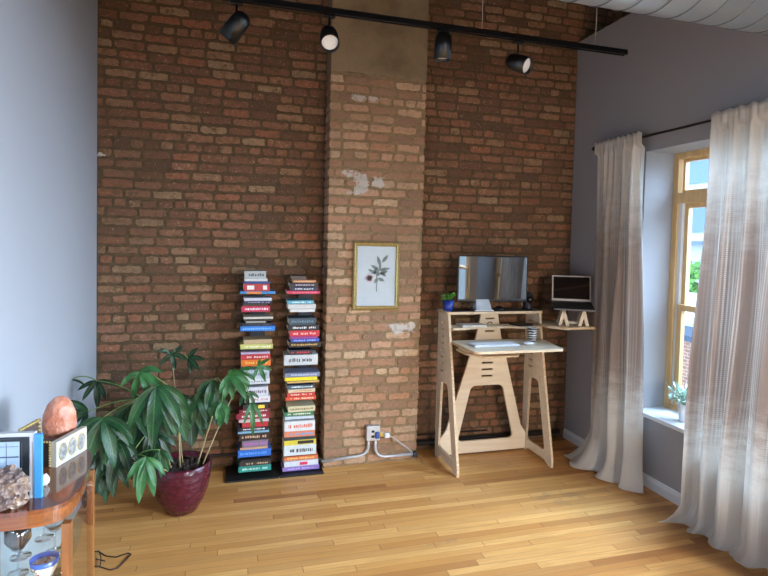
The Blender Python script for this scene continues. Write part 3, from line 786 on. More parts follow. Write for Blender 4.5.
# monitor
MX0, MX1, MZ0, MZ1, MY = 1.775, 2.378, 1.281, 1.655, 4.0
t = thing('computer_monitor', 'large black widescreen computer monitor reflecting the window on the upper shelf', 'monitor', ((MX0+MX1)/2, MY+.03, 1.21))
mb = MB().box((MX0, MY, MZ0), (MX1, MY+.02, MZ1), bevel=.004); mb.box((MX0+.12, MY+.018, MZ0+.06), (MX1-.12, MY+.05, MZ1-.06), bevel=.008)
mb.build('housing', M_BLACK, t)
scr = N('glossy_black_screen'); scr.b.inputs['Base Color'].default_value = (.006, .007, .009, 1); scr.b.inputs['Roughness'].default_value = .03; scr.b.inputs['Specular IOR Level'].default_value = 1.0; scr.b.inputs['IOR'].default_value = 1.9
MB().box((MX0+.012, MY-.0015, MZ0+.02), (MX1-.012, MY, MZ1-.012)).build('screen', scr.m, t)
mb = MB(); cx = 1.985
alu = mat((200, 208, 216), .35, .4)
mb.prism([(cx-.075, MY-.05, 1.2120), (cx+.085, MY-.05, 1.2120), (cx+.085, MY+.11, 1.2120), (cx-.075, MY+.11, 1.2120)], (0, 0, .008))
mb.prism([(cx-.05, MY+.06, 1.218), (cx+.06, MY+.06, 1.218), (cx+.05, MY+.055, 1.42), (cx-.04, MY+.055, 1.42)], (0, .008, 0))
mb.prism([(cx-.062, MY-.045, 1.2185), (cx+.072, MY-.045, 1.2185), (cx+.06, MY-.0035, 1.30), (cx-.05, MY-.0035, 1.30)], (0, .004, 0))
mb.build('stand', alu, t)

# laptop on a wooden stand on the wing shelf
RM_ = Matrix.Translation(Vector((2.07, 4.0, 0))) @ Matrix.Rotation(math.radians(-4.5), 4, 'Z') @ Matrix.Translation(Vector((-2.07, -4.0, 0)))
for ch in t.children: ch.data.transform(RM_)
t = thing('laptop_stand', 'small wooden laptop stand with splayed legs on the wing shelf', 'stand', (2.72, 3.84, 1.1085))
ly = math.radians(-28); Rl = rz(ly); lc = Vector((2.72, 3.84, 1.1085))
def Lp(u, v, z): return lc+Rl@Vector((u, v, 0))+Vector((0, 0, z))
for s in (-1, 1):
    for q, (a, b) in enumerate((((s*.105, -.085, 0), (s*.075, -.08, .118)), ((s*.045, -.085, 0), (s*.08, -.08, .118)))):
        mb = MB(); A, B = Lp(*a), Lp(*b)
        w_ = Rl@Vector((.013, 0, 0)); d_ = Rl@Vector((0, .15, 0))
        mb.prism([A-w_, A+w_, B+w_, B-w_], d_); mb.build('leg', M_PLY, t)
mb = MB(); mb.prism([Lp(-.12, -.02, .006), Lp(.12, -.02, .006), Lp(.12, .0, .006), Lp(-.12, .0, .006)], (0, 0, .02)); mb.build('cross_bar', M_PLY, t)
t = thing('laptop', 'open silver laptop with dark screen raised beside the window curtain', 'laptop', Lp(0, 0, .12))
tilt = .20
def LB(u, v, n): return Lp(u, -.10+v*.98+n*math.sin(tilt), .122+v*tilt*1.0+n)   # base plane, v 0 front .. .2 back
mb = MB(); W2 = .155
mb.prism([LB(-W2, 0, 0), LB(W2, 0, 0), LB(W2, .215, 0), LB(-W2, .215, 0)], (0, 0, .014)); mb.build('base', mat((74, 74, 80), .4, .6), t)
mb = MB(); mb.prism([LB(-W2+.02, .085, .0142), LB(W2-.02, .085, .0142), LB(W2-.02, .195, .0142), LB(-W2+.02, .195, .0142)], (0, 0, .001)); mb.build('keyboard', M_BLACK, t)
h0, h1 = LB(-W2, .215, .014), LB(W2, .215, .014)
up = (Rl@Vector((0, .05, 0))+Vector((0, 0, .208))); bk = Rl@Vector((0, .006, 0))
mb = MB(); mb.prism([h0, h1, h1+up, h0+up], bk); mb.build('lid', mat((196, 192, 186), .35, .6), t)
s_ = (h1-h0).normalized(); nf = (up.cross(s_)).normalized()
if nf.y > 0: nf = -nf
mb = MB(); un = up.normalized()
mb.prism([h0+s_*.010+un*.018+nf*.0002, h1-s_*.010+un*.018+nf*.0002, h1-s_*.010+un*(up.length-.010)+nf*.0002, h0+s_*.010+un*(up.length-.010)+nf*.0002], nf*.0012); mb.build('screen', scr.m, t)
# things on the shelves
def pot_plant(name, label, cat, c, r, h, col, leafcol, n, spread, lh, lw, rough=.35, seed=1, up=.6):
    t = thing(name, label, cat, c)
    c = Vector(c)
    MB().lathe([(0, 0), (r*.74, 0), (r*.78, .003), (r, h), (r*.93, h), (r*.86, h*.85), (0, h*.85)], c, 28).build('pot', mat(col, rough), t)
    rr = random.Random(seed); mb = MB()
    for k in range(n):
        a = rr.uniform(0, 2*PI); e = rr.uniform(.15, 1)*up*PI/2
        d = Vector((math.cos(a)*math.cos(e), math.sin(a)*math.cos(e), math.sin(e))); L = rr.uniform(.5, 1)*spread
        p0 = c+Vector((0, 0, h*.86)); p1 = p0+d*L+Vector((0, 0, L*.2))
        mb.mi = 1; mb.tube([p0, (p0+p1)/2+Vector((0, 0, .006)), p1], .0016, 5); mb.mi = 0
        for j in range(4):
            q = p0.lerp(p1, .35+.22*j); dd = (d+Vector((rr.uniform(-.8, .8), rr.uniform(-.8, .8), rr.uniform(-.2, .7)))).normalized()
            sd = dd.cross(Vector((rr.uniform(-1, 1), rr.uniform(-1, 1), 1))).normalized()*lw
            n_ = dd.cross(sd).normalized()*lw*.3
            vs = [mb.bm.verts.new(v) for v in (q, q+dd*lh*.5+sd+n_, q+dd*lh, q+dd*lh*.5-sd+n_, q+dd*lh*.5)]
            mb.face([vs[0], vs[1], vs[4]], True); mb.face([vs[1], vs[2], vs[4]], True); mb.face([vs[2], vs[3], vs[4]], True); mb.face([vs[3], vs[0], vs[4]], True)
    mb.build('foliage', [mat(leafcol, .5, 0, .25, 60), mat((120, 140, 80), .6)], t)
    return t
pot_plant('potted_herb', 'small bushy green plant in a cobalt blue pot on the upper shelf', 'plant', (1.700, 4.02, 1.2120), .047, .085, (26, 52, 140), (92, 150, 58), 30, .055, .032, .011, seed=3)
t = thing('desk_speaker', 'dark round-bodied speaker in shadow behind the laptop', 'speaker', (2.435, 4.06, 1.2120))
MB().lathe([(0, 0), (.042, 0), (.046, .01), (.036, .025), (.040, .05), (.048, .085), (.044, .12), (.025, .14), (0, .145)], (2.435, 4.06, 1.2120), 24).build('body', mat((26, 28, 40), .5), t)
MB().lathe([(.0, .0), (.028, .002), (.03, .006), (.0, .008)], (2.428, 4.013, 1.295), 20, (-.2, -1, 0)).build('grille', M_BLACK, t)
mb = MB().ball((2.135, 3.985, 1.2250), 1, 16, (.034, .05, .0225)); tag(mb.build('computer_mouse', M_BLACK), 'black computer mouse on the upper shelf below the monitor', 'mouse')
for v in bpy.data.objects['computer_mouse'].data.vertices: v.co.z = max(v.co.z, 1.2120)
mb = MB().tube([(2.08, 3.945, 1.2150), (2.2, 3.975, 1.2150), (2.26, 3.965, 1.2150), (2.34, 3.955, 1.2150), (2.39, 3.98, 1.2150)], .0025, 6); tag(mb.build('black_cable', M_BLACK), 'thin black cable lying across the upper shelf', 'cable')
# tray book on middle shelf, keyboard, phone, mug
mb = MB().box((1.79, 3.93, 1.0885), (2.0, 4.06, 1.103), bevel=.002); tag(mb.build('closed_notebook', mat((206, 200, 192), .6)), 'pale closed notebook on the middle shelf left of the rear panel', 'notebook')
mb = MB().box((2.26, 3.93, 1.0885), (2.42, 4.05, 1.101), Matrix.Rotation(.3, 3, 'Z'), bevel=.002); tag(mb.build('dark_tablet', mat((36, 30, 30), .4)), 'dark flat tablet on the middle shelf under the monitor', 'tablet')
t = thing('desk_keyboard', 'slim white computer keyboard lying on the desktop', 'keyboard', (1.95, 3.62, .9855))
Rk = rz(.02)
MB().box((1.765, 3.65, .9855), (2.135, 3.785, .996), Rk, (1.95, 3.71, .99), bevel=.002).build('case', mat((206, 212, 226), .35, .3), t)
mb = MB()
for r_ in range(5):
    for c_ in range(16): 
        x_ = 1.775+c_*.0222; y_ = 3.657+r_*.0245; mb.box((x_, y_, .9963), (x_+.0185, y_+.0205, .999), Rk, (1.95, 3.71, .99))
mb.build('keys', mat((232, 236, 242), .5), t)
mb = MB().ball((2.225, 3.68, .9985), 1, 16, (.045, .032, .013)); o_ = tag(mb.build('white_mouse', mat((222, 228, 240), .25)), 'white computer mouse on the desktop right of the keyboard', 'mouse')
t = thing('striped_cup', 'black and white patterned cup standing at the right end of the desktop', 'cup', (2.335, 3.81, .9855))
def cup_mat():
    s = N('striped_glaze'); co = s.co(); sep = s.n('ShaderNodeSeparateXYZ'); s.l(co, sep.inputs[0])
    wv = s.math('SINE', s.math('ADD', s.math('MULTIPLY', sep.outputs[2], 330.0), s.math('MULTIPLY', s.noise(25, co), 9.0)))
    s.l(s.mix(s.step(wv, -.1, .1), lin((28, 28, 32)), lin((206, 206, 206))), s.b.inputs['Base Color']); s.b.inputs['Roughness'].default_value = .3
    return s.m
MB().lathe([(0, 0), (.034, 0), (.036, .004), (.038, .11), (.034, .11), (.032, .01), (0, .01)], (2.335, 3.81, .9855), 28).build('body', cup_mat(), t)

# ================================================================= outlet box and conduits
M_CON = mat((186, 188, 194), .4, .4)
t = thing('electrical_box', 'metal outlet box with conduits on the brick pier', 'outlet', (1.12, 4.07, .24))
bx0, bx1, bz0, bz1 = 1.062, 1.168, .200, .315
MB().box((bx0, YP-.058, bz0), (bx1, YP-.008, bz1), bevel=.004).build('box', M_CON, t)
MB().box((bx0+.02, YP-.062, bz0+.02), (bx1-.025, YP-.0582, bz1-.02), bevel=.001).build('cover_plate', mat((190, 192, 196), .4), t)
mb = MB()
for z_ in (.235, .275): mb.box((1.098, YP-.064, z_-.009), (1.122, YP-.0622, z_+.009))
mb.build('socket', M_BLACK, t)
MB().box((1.128, YP-.085, .222), (1.158, YP-.062, .272), bevel=.004).build('plug', mat((50, 76, 140), .5), t)
MB().box((1.172, YP-.05, .222), (1.205, YP-.012, .262), bevel=.005).build('adapter', mat((206, 166, 70), .4), t)
yc = YP-.032
def arc(p0, p1, p2, n=8): return [Vector(p0)*(1-k/n)**2+Vector(p1)*2*(k/n)*(1-k/n)+Vector(p2)*(k/n)**2 for k in range(n+1)]
MB().tube([(1.083, yc, .205)]+arc((1.083, yc, .16), (1.083, yc, .085), (1.0, yc, .080))+[(.72, yc, .060)], .0115, 10).build('conduit', M_CON, t)
MB().tube([(1.138, yc, .205)]+arc((1.138, yc, .15), (1.138, yc, .065), (1.215, yc, .058))+[(1.46, yc, .058)], .0115, 10).build('conduit', M_CON, t)
MB().tube([(1.165, YP-.04, .27), (1.21, YP-.05, .245), (1.27, YP-.05, .215), (1.40, YP-.045, .115), (1.455, yc, .062)], .0065, 8).build('flex_cable', mat((170, 166, 164), .5), t)
MB().box((1.205, YP-.07, .215), (1.245, YP-.03, .255), bevel=.006).build('connector', mat((214, 214, 216), .5), t)
MB().box((1.45, YP-.055, .035), (1.485, YP-.01, .075), bevel=.004).build('corner_fitting', mat((52, 52, 56), .5, .5), t)
mb = MB().tube([(.735, yc, .058), (.70, 4.13, .07), (.66, 4.262, .09), (-.84, 4.262, .115)], .010, 10); tag(mb.build('wall_conduit', mat((72, 70, 70), .5, .4)), 'dark conduit running low along the brick wall behind the book towers', 'pipe')
mb = MB().tube([(1.50, 4.235, .075), (2.9, 4.235, .075)], .022, 12); mb.tube([(1.50, 4.26, .135), (2.2, 4.26, .13)], .007, 8); tag(mb.build('floor_pipe', mat((36, 32, 32), .6)), 'black pipe along the wall foot behind the standing desk', 'pipe')

# ================================================================= curtains and rod
XC = 2.885
t = thing('curtain_rod', 'thin black metal curtain rod above the window', 'curtain rod', (XC, 2.6, 2.545))
MB().tube([(XC, 3.86, 2.547), (XC, .35, 2.547)], .0085, 12).build('rod', M_BLACK, t)
MB().ball((XC, 3.872, 2.547), .016, 12).build('finial', M_BLACK, t)
for yb in (3.845, .4): MB().tube([(XC, yb, 2.547), (XC+.06, yb, 2.547), (XR, yb, 2.56)], .006, 8).build('bracket', M_BLACK, t)
def curtain(label, ytop, ybot, nf, seed, puddle, xb=2.83, amp=(.022, .045)):
    """ytop/ybot = (far edge, near edge)"""
    rr = random.Random(seed); nu, nv = 150, 90
    ph = [rr.uniform(-.8, .8) for _ in range(60)]
    mb = MB(); uvl = mb.bm.loops.layers.uv.new('UVMap'); grid = []; ztop = 2.585
    def sm(x): x = max(0, min(1, x)); return x*x*(3-2*x)
    for j in range(nv+1):
        v = j/nv; row = []
        for i in range(nu+1):
            u = i/nu
            q = sm((v-.1)/.9)
            z = ztop*(1-v)
            yy = (ytop[0]*(1-q)+ybot[0]*q)*(1-u)+(ytop[1]*(1-q)+ybot[1]*q)*u
            fold = math.sin(2*PI*nf*u+1.6*math.sin(u*5+seed)+.9*math.sin(v*2.2+u*6+seed))
            fold += .9*mnoise.noise(Vector((u*nf*1.7, v*1.3, seed))) + .35*mnoise.noise(Vector((u*nf*5, v*2.5, seed+9)))
            fold += (.5*math.sin(2*PI*nf*3.1*u+seed)*max(0, 1-v*4))
            A = amp[0]+(amp[1]-amp[0])*sm(v*1.6)
            if v < .03: A *= .5
            x = XC*(1-q)+xb*q + fold*A
            if v < .035: x = XC-.014-abs(fold)*.006
            yy += .018*math.cos(2*PI*nf*u+seed)*q
            if v < .012: z += .006*math.sin(u*60+seed)
            # hem puddles on the floor
            fl = sm((v-.93)/.07)
            pd = puddle(u)
            hit = sm((v-(1-pd[0]))/max(pd[0], 1e-3)) if v > 1-pd[0] else 0
            if hit > 0:
                z = max(.004+.012*(.5+.5*math.sin(u*31+v*40)), z*(1-hit)+.004)
                x += -pd[1]*hit; yy += pd[2]*hit
            x = min(x, XR-.022)
            row.append(mb.bm.verts.new((x, yy, max(z, .003))))
        grid.append(row)
    fabric_w = 1.25
    for j in range(nv):
        for i in range(nu):
            f = mb.face([grid[j][i], grid[j][i+1], grid[j+1][i+1], grid[j+1][i]], True)
            for lp, (a, b) in zip(f.loops, ((i, j), (i+1, j), (i+1, j+1), (i, j+1))):
                lp[uvl].uv = (a/nu*fabric_w, (1-b/nv)*ztop)
    t = thing('curtain', label, 'curtain', (XC, (ytop[0]+ytop[1])/2, 0), 'linen curtains at the window')
    o = mb.build('fabric', M_CURT, t)
    sol = o.modifiers.new('thickness', 'SOLIDIFY'); sol.thickness = .0015
    return t
curtain('taupe patterned linen curtain on the far side of the window, beside the desk', (3.83, 3.31), (3.80, 3.19), 3.2, 2,
        lambda u: (.10 if u < .25 else .05+.05*abs(math.sin(u*5)), .17*(1-u)**.8+.02, .05*(1-2*u)+(.04 if u < .1 else 0)), 2.85)
curtain('wide taupe patterned linen curtain drawn over the near side of the window', (2.72, 1.95), (2.745, 1.98), 4.3, 5,
        lambda u: (.05 if u < .12 else .03, .13*(1-u/.12)+.02 if u < .12 else .02+.03*abs(math.sin(u*9)), .03), 2.82)

# succulent on the sill
pot_plant('potted_succulent', 'pale green succulent in a white pot on the window sill', 'plant', (3.13, 3.075, Z0+.0005), .052, .125, (222, 224, 228), (176, 200, 188), 60, .15, .050, .011, .4, 8, .6)

# ================================================================= big potted plant
PC = Vector((-.256, 3.66, 0))
t = plant = thing('potted_money_tree', 'large leafy plant with drooping leaves in a glossy burgundy pot on the floor', 'plant', PC)
ps = N('burgundy_glaze'); co = ps.co()
vn = ps.n('ShaderNodeTexVoronoi'); vn.inputs['Scale'].default_value = 22; ps.l(ps.mapping(co, (1, 1, 1.6)), vn.inputs['Vector'])
ps.l(ps.mix(vn.outputs[0], lin((86, 26, 40)), lin((58, 16, 28))), ps.b.inputs['Base Color']); ps.b.inputs['Roughness'].default_value = .16; ps.bump(vn.outputs[0], .6, .01)
MB().lathe([(0, 0), (.085, 0), (.098, .006), (.135, .07), (.165, .15), (.180, .24), (.178, .305), (.172, .318), (.160, .314), (.158, .27), (0, .27)], PC, 56).build('pot', ps.m, t)
mb = MB(); rr = random.Random(3)
mb.lathe([(0, .29), (.08, .285), (.157, .275), (.157, .265), (0, .265)], PC, 32)
for k in range(120):
    a, r_ = rr.uniform(0, 2*PI), rr.uniform(0, .145); mb.ball(PC+Vector((math.cos(a)*r_, math.sin(a)*r_, .285)), rr.uniform(.006, .016), 6)
mb.build('soil', mat((48, 36, 30), .95, 0, .3, 60), t)
M_LEAF = [leaf_material((20, 54, 30), (32, 76, 40)), leaf_material((12, 38, 22), (22, 54, 30)), leaf_material((34, 82, 42), (54, 108, 56))]
M_STEM = mat((150, 132, 92), .6, 0, .15, 40); M_PET = mat((96, 128, 62), .5)
def curve(p0, p1, lift, n=8):
    p0, p1 = Vector(p0), Vector(p1); mid = (p0+p1)/2+Vector((0, 0, lift)); return [p0*(1-k/n)**2+mid*2*(k/n)*(1-k/n)+p1*(k/n)**2 for k in range(n+1)]
stems = []
def stem_(px0, py0, px1, py1, y0, y1, r=.0055, lift=.0):
    pts = curve(at(px0, py0, y=y0), at(px1, py1, y=y1), lift)
    MB().tube(pts, [r*(1-.4*k/8) for k in range(9)], 8).build('stem', M_STEM, t); stems.append(pts)
stem_(180, 466, 178, 395, 3.62, 3.60); stem_(197, 466, 222, 385, 3.64, 3.70); stem_(171, 468, 145, 400, 3.58, 3.48, .005, .04); stem_(168, 471, 128, 462, 3.52, 3.38, .005, .02)
stem_(183, 466, 172, 360, 3.68, 3.80, .004, .02); stem_(203, 464, 240, 380, 3.60, 3.78, .0045, .02)
def palmate(px, py, y, ang0, ang1, n, L, droop, mi=0, src=None, W=.24, seed=None, face=(.15, -1, .35)):
    """one compound leaf: leaflets fan round a hub; angles in degrees clockwise from up as seen from the room"""
    rr = random.Random(seed if seed is not None else int(px*7+py)); hub = at(px, py, y=y)
    mb = MB(); uvl = mb.bm.loops.layers.uv.new('UVMap')
    if src is not None:
        s0 = src if isinstance(src, Vector) else stems[src][-1]
        mb.mi = 1; mb.tube(curve(s0, hub, .05), .0032, 6); mb.mi = 0
    fwd = Vector(face).normalized()
    for k in range(n):
        a = math.radians(ang0+(ang1-ang0)*(k/(n-1) if n > 1 else .5)+rr.uniform(-7, 7))
        d = Vector((math.sin(a), 0, math.cos(a)))
        d = (d+Vector((0, -rr.uniform(-.15, .55), 0))).normalized()
        l = L*rr.uniform(.82, 1.1)*(1-.25*abs(2*k/(max(n-1, 1))-1)); p = hub.copy(); ns = 9; ring = []
        side0 = d.cross(fwd).normalized(); tw = rr.uniform(-.6, .6)
        for j in range(ns+1):
            q = j/ns
            wd = l*W*.5*(math.sin(PI*min(1, q**.85*1.0))**.75 if 0 < q < 1 else .02)
            nrm = side0.cross(d).normalized()
            if nrm.length < .1: nrm = fwd
            sd = (side0*math.cos(tw*q)+nrm*math.sin(tw*q))
            fold = nrm*wd*.35
            wav = nrm*math.sin(q*9+k)*.004
            ring.append([mb.bm.verts.new(p-sd*wd+fold+wav), mb.bm.verts.new(p), mb.bm.verts.new(p+sd*wd+fold-wav)])
            p = p+d*(l/ns); d = (d+Vector((0, 0, -droop*(1.2/ns)))).normalized()
            side0 = (side0-d*side0.dot(d)).normalized()
        for j in range(ns):
            for c in (0, 1):
                f = mb.face([ring[j][c], ring[j][c+1], ring[j+1][c+1], ring[j+1][c]], True)
                for lp, (uu, vv) in zip(f.loops, ((c/2, j/ns), ((c+1)/2, j/ns), ((c+1)/2, (j+1)/ns), (c/2, (j+1)/ns))): lp[uvl].uv = (uu, vv)
    for v in mb.bm.verts:
        v.co.x = max(v.co.x, XL+.012); v.co.z = max(v.co.z, .01); v.co.y = min(v.co.y, YB-.03)
        if v.co.x > .08 and v.co.z < 1.5: v.co.y = min(v.co.y, 3.97)
    return mb.build('leaf', [M_LEAF[mi], M_PET], t)
P_ = palmate
P_(97, 381, 3.55, 100, 260, 5, .17, .5, 1, 2)           # dark spray high left
P_(70, 380, 3.60, 90, 200, 2, .16, 1.1, 1, at(97, 381, y=3.55), .12)
P_(103, 418, 3.25, 95, 265, 7, .30, 1.0, 0, 2, .26)           # big left cluster
P_(88, 412, 3.35, 200, 320, 4, .20, .5, 1, 2)
P_(118, 440, 3.35, 120, 250, 5, .27, .8, 1, 2)
P_(98, 455, 3.30, 150, 240, 4, .24, .8, 1, 3)
P_(156, 386, 3.22, 105, 225, 6, .33, 1.15, 0, 0, .22)    # tall central cluster
P_(140, 372, 3.30, 60, 250, 5, .20, .9, 2, 0)
P_(165, 400, 3.35, 120, 200, 4, .30, 1.0, 0, 0)
P_(146, 457, 3.18, 125, 235, 6, .23, .9, 2, 3, .22)      # low front cluster
P_(160, 450, 3.30, 120, 210, 4, .17, .9, 0, 3)
P_(172, 354, 3.70, 40, 300, 5, .12, .5, 1, 4, .3)        # small high leaves
P_(188, 358, 3.75, 30, 170, 4, .13, .4, 1, 4, .3)
P_(214, 380, 3.55, 150, 260, 5, .22, .9, 0, 1, .3)
P_(229, 376, 3.50, 20, 230, 7, .19, 1.1, 2, 1, .27)
P_(222, 402, 3.50, 140, 230, 5, .15, .8, 2, 1, .3)
P_(178, 395, 3.90, 120, 270, 7, .24, .8, 1, 0, .4)
P_(190, 412, 3.85, 100, 250, 7, .22, .8, 1, 1, .4)
P_(135, 430, 3.70, 110, 260, 6, .26, .8, 1, 2, .35)
P_(150, 415, 3.75, 110, 250, 6, .24, .8, 1, 2, .35)
P_(210, 400, 3.85, 100, 250, 6, .22, .8, 1, 5, .35)
P_(238, 372, 3.65, 60, 180, 4, .17, .8, 2, 5, .2)
P_(112, 462, 3.45, 140, 250, 5, .24, .8, 1, 3)
P_(130, 405, 3.40, 100, 240, 5, .24, .9, 0, 2)
P_(152, 430, 3.45, 110, 240, 6, .24, .9, 1, 3, .3)
P_(92, 470, 3.40, 150, 230, 3, .22, .8, 1, 3, .35)
P_(198, 396, 3.60, 130, 250, 6, .24, .9, 0, 1, .32)
P_(258, 366, 3.80, 0, 200, 5, .13, .4, 2, at(240, 380, y=3.78), .25)
P_(252, 402, 3.70, 150, 210, 3, .24, .9, 2, at(240, 380, y=3.78), .15)
P_(246, 392, 3.75, 90, 220, 4, .14, .8, 0, at(240, 380, y=3.78), .25)

# ================================================================= display cabinet, bottom left
ZT = .90
cab = thing('display_cabinet', 'small curved cherry display cabinet with glass sides against the left wall', 'cabinet', (-.68, 2.1, 0))
def outline(off=0.0):
    # plan outline of the top, from far wall corner round to near wall corner
    pts = [(-.872, 2.47), (-.585, 2.47), (-.487, 2.345), (-.462, 2.10), (-.464, 1.97), (-.478, 1.91), (-.515, 1.884), (-.57, 1.872), (-.66, 1.872), (-.76, 1.89), (-.872, 1.93)]
    c = Vector((-.70, 2.12))
    sm_ = [pts[0]]
    for i in range(1, len(pts)-1):          # round the corners of the plan
        p0, p1, p2 = (Vector(pts[i-1])+Vector(pts[i]))/2, Vector(pts[i]), (Vector(pts[i])+Vector(pts[i+1]))/2
        if i in (1,): sm_.append(tuple(p1)); continue
        for k in range(4): q = k/4; sm_.append(tuple(p0*(1-q)**2+p1*2*q*(1-q)+p2*q*q))
    pts = sm_+[pts[-1]]
    return [(c.x+(x-c.x)*(1+off) if x > -.86 else x, c.y+(y-c.y)*(1+off*.8)) for x, y in pts]
mb = MB(); mb.prism([(x, y, ZT) for x, y in outline(.0)], (0, 0, -.014)); mb.build('top', wood('dark_cherry_top', (78, 38, 24), (116, 60, 34), 1, 1, .12, .6), cab)
mb = MB(); mb.prism([(x, y, ZT-.0145) for x, y in outline(-.02)], (0, 0, -.042)); mb.build('apron', M_CAB, cab)
mb = MB(); mb.prism([(x, y, .10) for x, y in outline(-.03)], (0, 0, -.07)); mb.build('plinth', M_CAB, cab)
def post(x, y, w_=.024): MB().box((x-w_/2, y-w_/2, .0), (x+w_/2, y+w_/2, ZT-.07)).build('post', M_CABP, cab)
post(-.497, 2.335, .022); post(-.478, 1.925, .026); post(-.855, 2.44, .022); post(-.855, 1.945, .022)
Gs = glass_material('cabinet_glass')
MB().box((-.490, 1.94, .10), (-.486, 2.322, ZT-.07)).build('side_glass', Gs, cab)
mb = MB(); f_ = [(-.490, 1.905), (-.54, 1.893), (-.60, 1.887), (-.68, 1.89), (-.76, 1.905), (-.843, 1.935)]
for (a, b), (c_, d_) in zip(f_, f_[1:]): mb.prism([(a, b, .10), (c_, d_, .10), (c_, d_, ZT-.07), (a, b, ZT-.07)], (0, .003, 0))
mb.build('curved_glass', Gs, cab)
sh_z = (.38, .645)
for z_ in sh_z: 
    mb = MB(); mb.prism([(x, y, z_) for x, y in outline(-.13)], (0, 0, -.006)); mb.build('glass_shelf', glass_material('shelf_glass', (.86, .95, .93)), cab)
MB().box((-.872, 1.96, .10), (-.868, 2.42, ZT-.07)).build('back_panel', mat((178, 176, 172), .5), cab)
# glassware inside
GWM = glass_material('wine_glass_crystal', (.95, .97, .98), 2.6)
def stem_glass(x, y, z, h, r, lab):
    t = thing('wine_glass', lab, 'glass', (x, y, z), 'glassware inside the display cabinet')
    prof = [(0, 0), (r*.8, .001), (r*.8, .003), (.006, .008), (.0035, .02), (.0035, h*.45), (r*.5, h*.52), (r, h*.7), (r*.95, h), (r*.92, h), (r*.95, h*.7), (r*.45, h*.54), (0, h*.5)]
    MB().lathe(prof, (x, y, z), 24).build('glass_body', GWM, t)
stem_glass(-.635, 1.985, .6455, .165, .038, 'stemmed wine glass at the front of the cabinet nearest the curved pane')
stem_glass(-.725, 1.99, .6455, .165, .038, 'stemmed wine glass left of the blue rimmed bowl in the cabinet')
stem_glass(-.66, 2.09, .6455, .17, .040, 'stemmed wine glass in the middle of the cabinet shelf')
stem_glass(-.56, 2.10, .6455, .155, .036, 'stemmed wine glass behind the side pane of the cabinet')
stem_glass(-.77, 2.07, .6455, .165, .038, 'stemmed wine glass nearest the left wall in the cabinet')
stem_glass(-.62, 2.20, .6455, .16, .038, 'stemmed wine glass at the back of the cabinet shelf')
stem_glass(-.56, 2.05, .3805, .19, .038, 'stemmed wine glass on the lower cabinet shelf by the post')
stem_glass(-.66, 2.02, .3805, .19, .040, 'stemmed wine glass on the lower cabinet shelf at centre')
stem_glass(-.57, 2.20, .3805, .17, .038, 'stemmed wine glass at the far end of the lower cabinet shelf')
bc = at(40, 562, y=1.97)
t = thing('painted_bowl', 'small white painted bowl with a cobalt blue rim inside the cabinet', 'bowl', (bc.x, 1.96, .6455))
def bowl_mat():
    s = N('painted_majolica'); co = s.co(); sep = s.n('ShaderNodeSeparateXYZ'); s.l(co, sep.inputs[0]); n = s.noise(60, co, 2)
    col = s.mix(s.step(n, .56, .62), lin((228, 222, 206)), s.mix(s.step(s.noise(33, co, 1), .5, .52), lin((160, 50, 40)), lin((60, 90, 60))))
    s.l(s.mix(s.step(sep.outputs[2], .683, .687), col, lin((30, 90, 180))), s.b.inputs['Base Color']); s.b.inputs['Roughness'].default_value = .2
    return s.m
MB().lathe([(0, 0), (.024, 0), (.026, .004), (.038, .03), (.042, .056), (.039, .057), (.034, .03), (0, .012)], (-.552, 1.96, .6455), 32).build('body', bowl_mat(), t)

# things standing on the cabinet
def salt_mat():
    s = N('himalayan_salt'); co = s.co(); n = s.noise(14, co, 6, .65); v = s.n('ShaderNodeTexVoronoi'); v.inputs['Scale'].default_value = 26; s.l(co, v.inputs[0])
    col = s.ramp(n, [(.25, lin((150, 82, 62))), (.5, lin((190, 122, 96))), (.72, lin((220, 172, 150)))])
    s.l(col, s.b.inputs['Base Color']); s.b.inputs['Roughness'].default_value = .45; s.b.inputs['Subsurface Weight'].default_value = .4; s.b.inputs['Subsurface Radius'].default_value = (.05, .02, .01); s.b.inputs['Subsurface Scale'].default_value = .3
    s.bump(s.math('ADD', n, v.outputs[0]), .6, .01)
    return s.m
slc = Vector((-.622, 2.40, ZT+.0005))
t = thing('salt_lamp', 'pink rock salt lamp standing on the cabinet behind the triple frame', 'lamp', slc)
MB().lathe([(0, 0), (.052, 0), (.052, .018), (0, .018)], slc, 28).build('base', M_CABP, t)
mb = MB(); res = bmesh.ops.create_icosphere(mb.bm, subdivisions=5, radius=1)
for v in mb.bm.verts:
    p = v.co.copy(); r_ = 1+.05*mnoise.noise(p*1.6)+.035*mnoise.noise(p*4)+.015*mnoise.noise(p*11)
    zz = p.z; wdt = .060*(1-.22*max(0, zz))*math.sqrt(max(0, 1-abs(zz)**3)/max(1e-4, 1-zz*zz))
    k = (abs(zz)**1.6)*(1 if zz > 0 else -1)
    v.co = slc+Vector((p.x*wdt*r_, p.y*wdt*r_, .018+.094+max(zz*(.75+.25*r_)*1.0, -.995)*.098))
mb._mark(mb.bm.faces); 
mb.build('salt_crystal', salt_mat(), t)

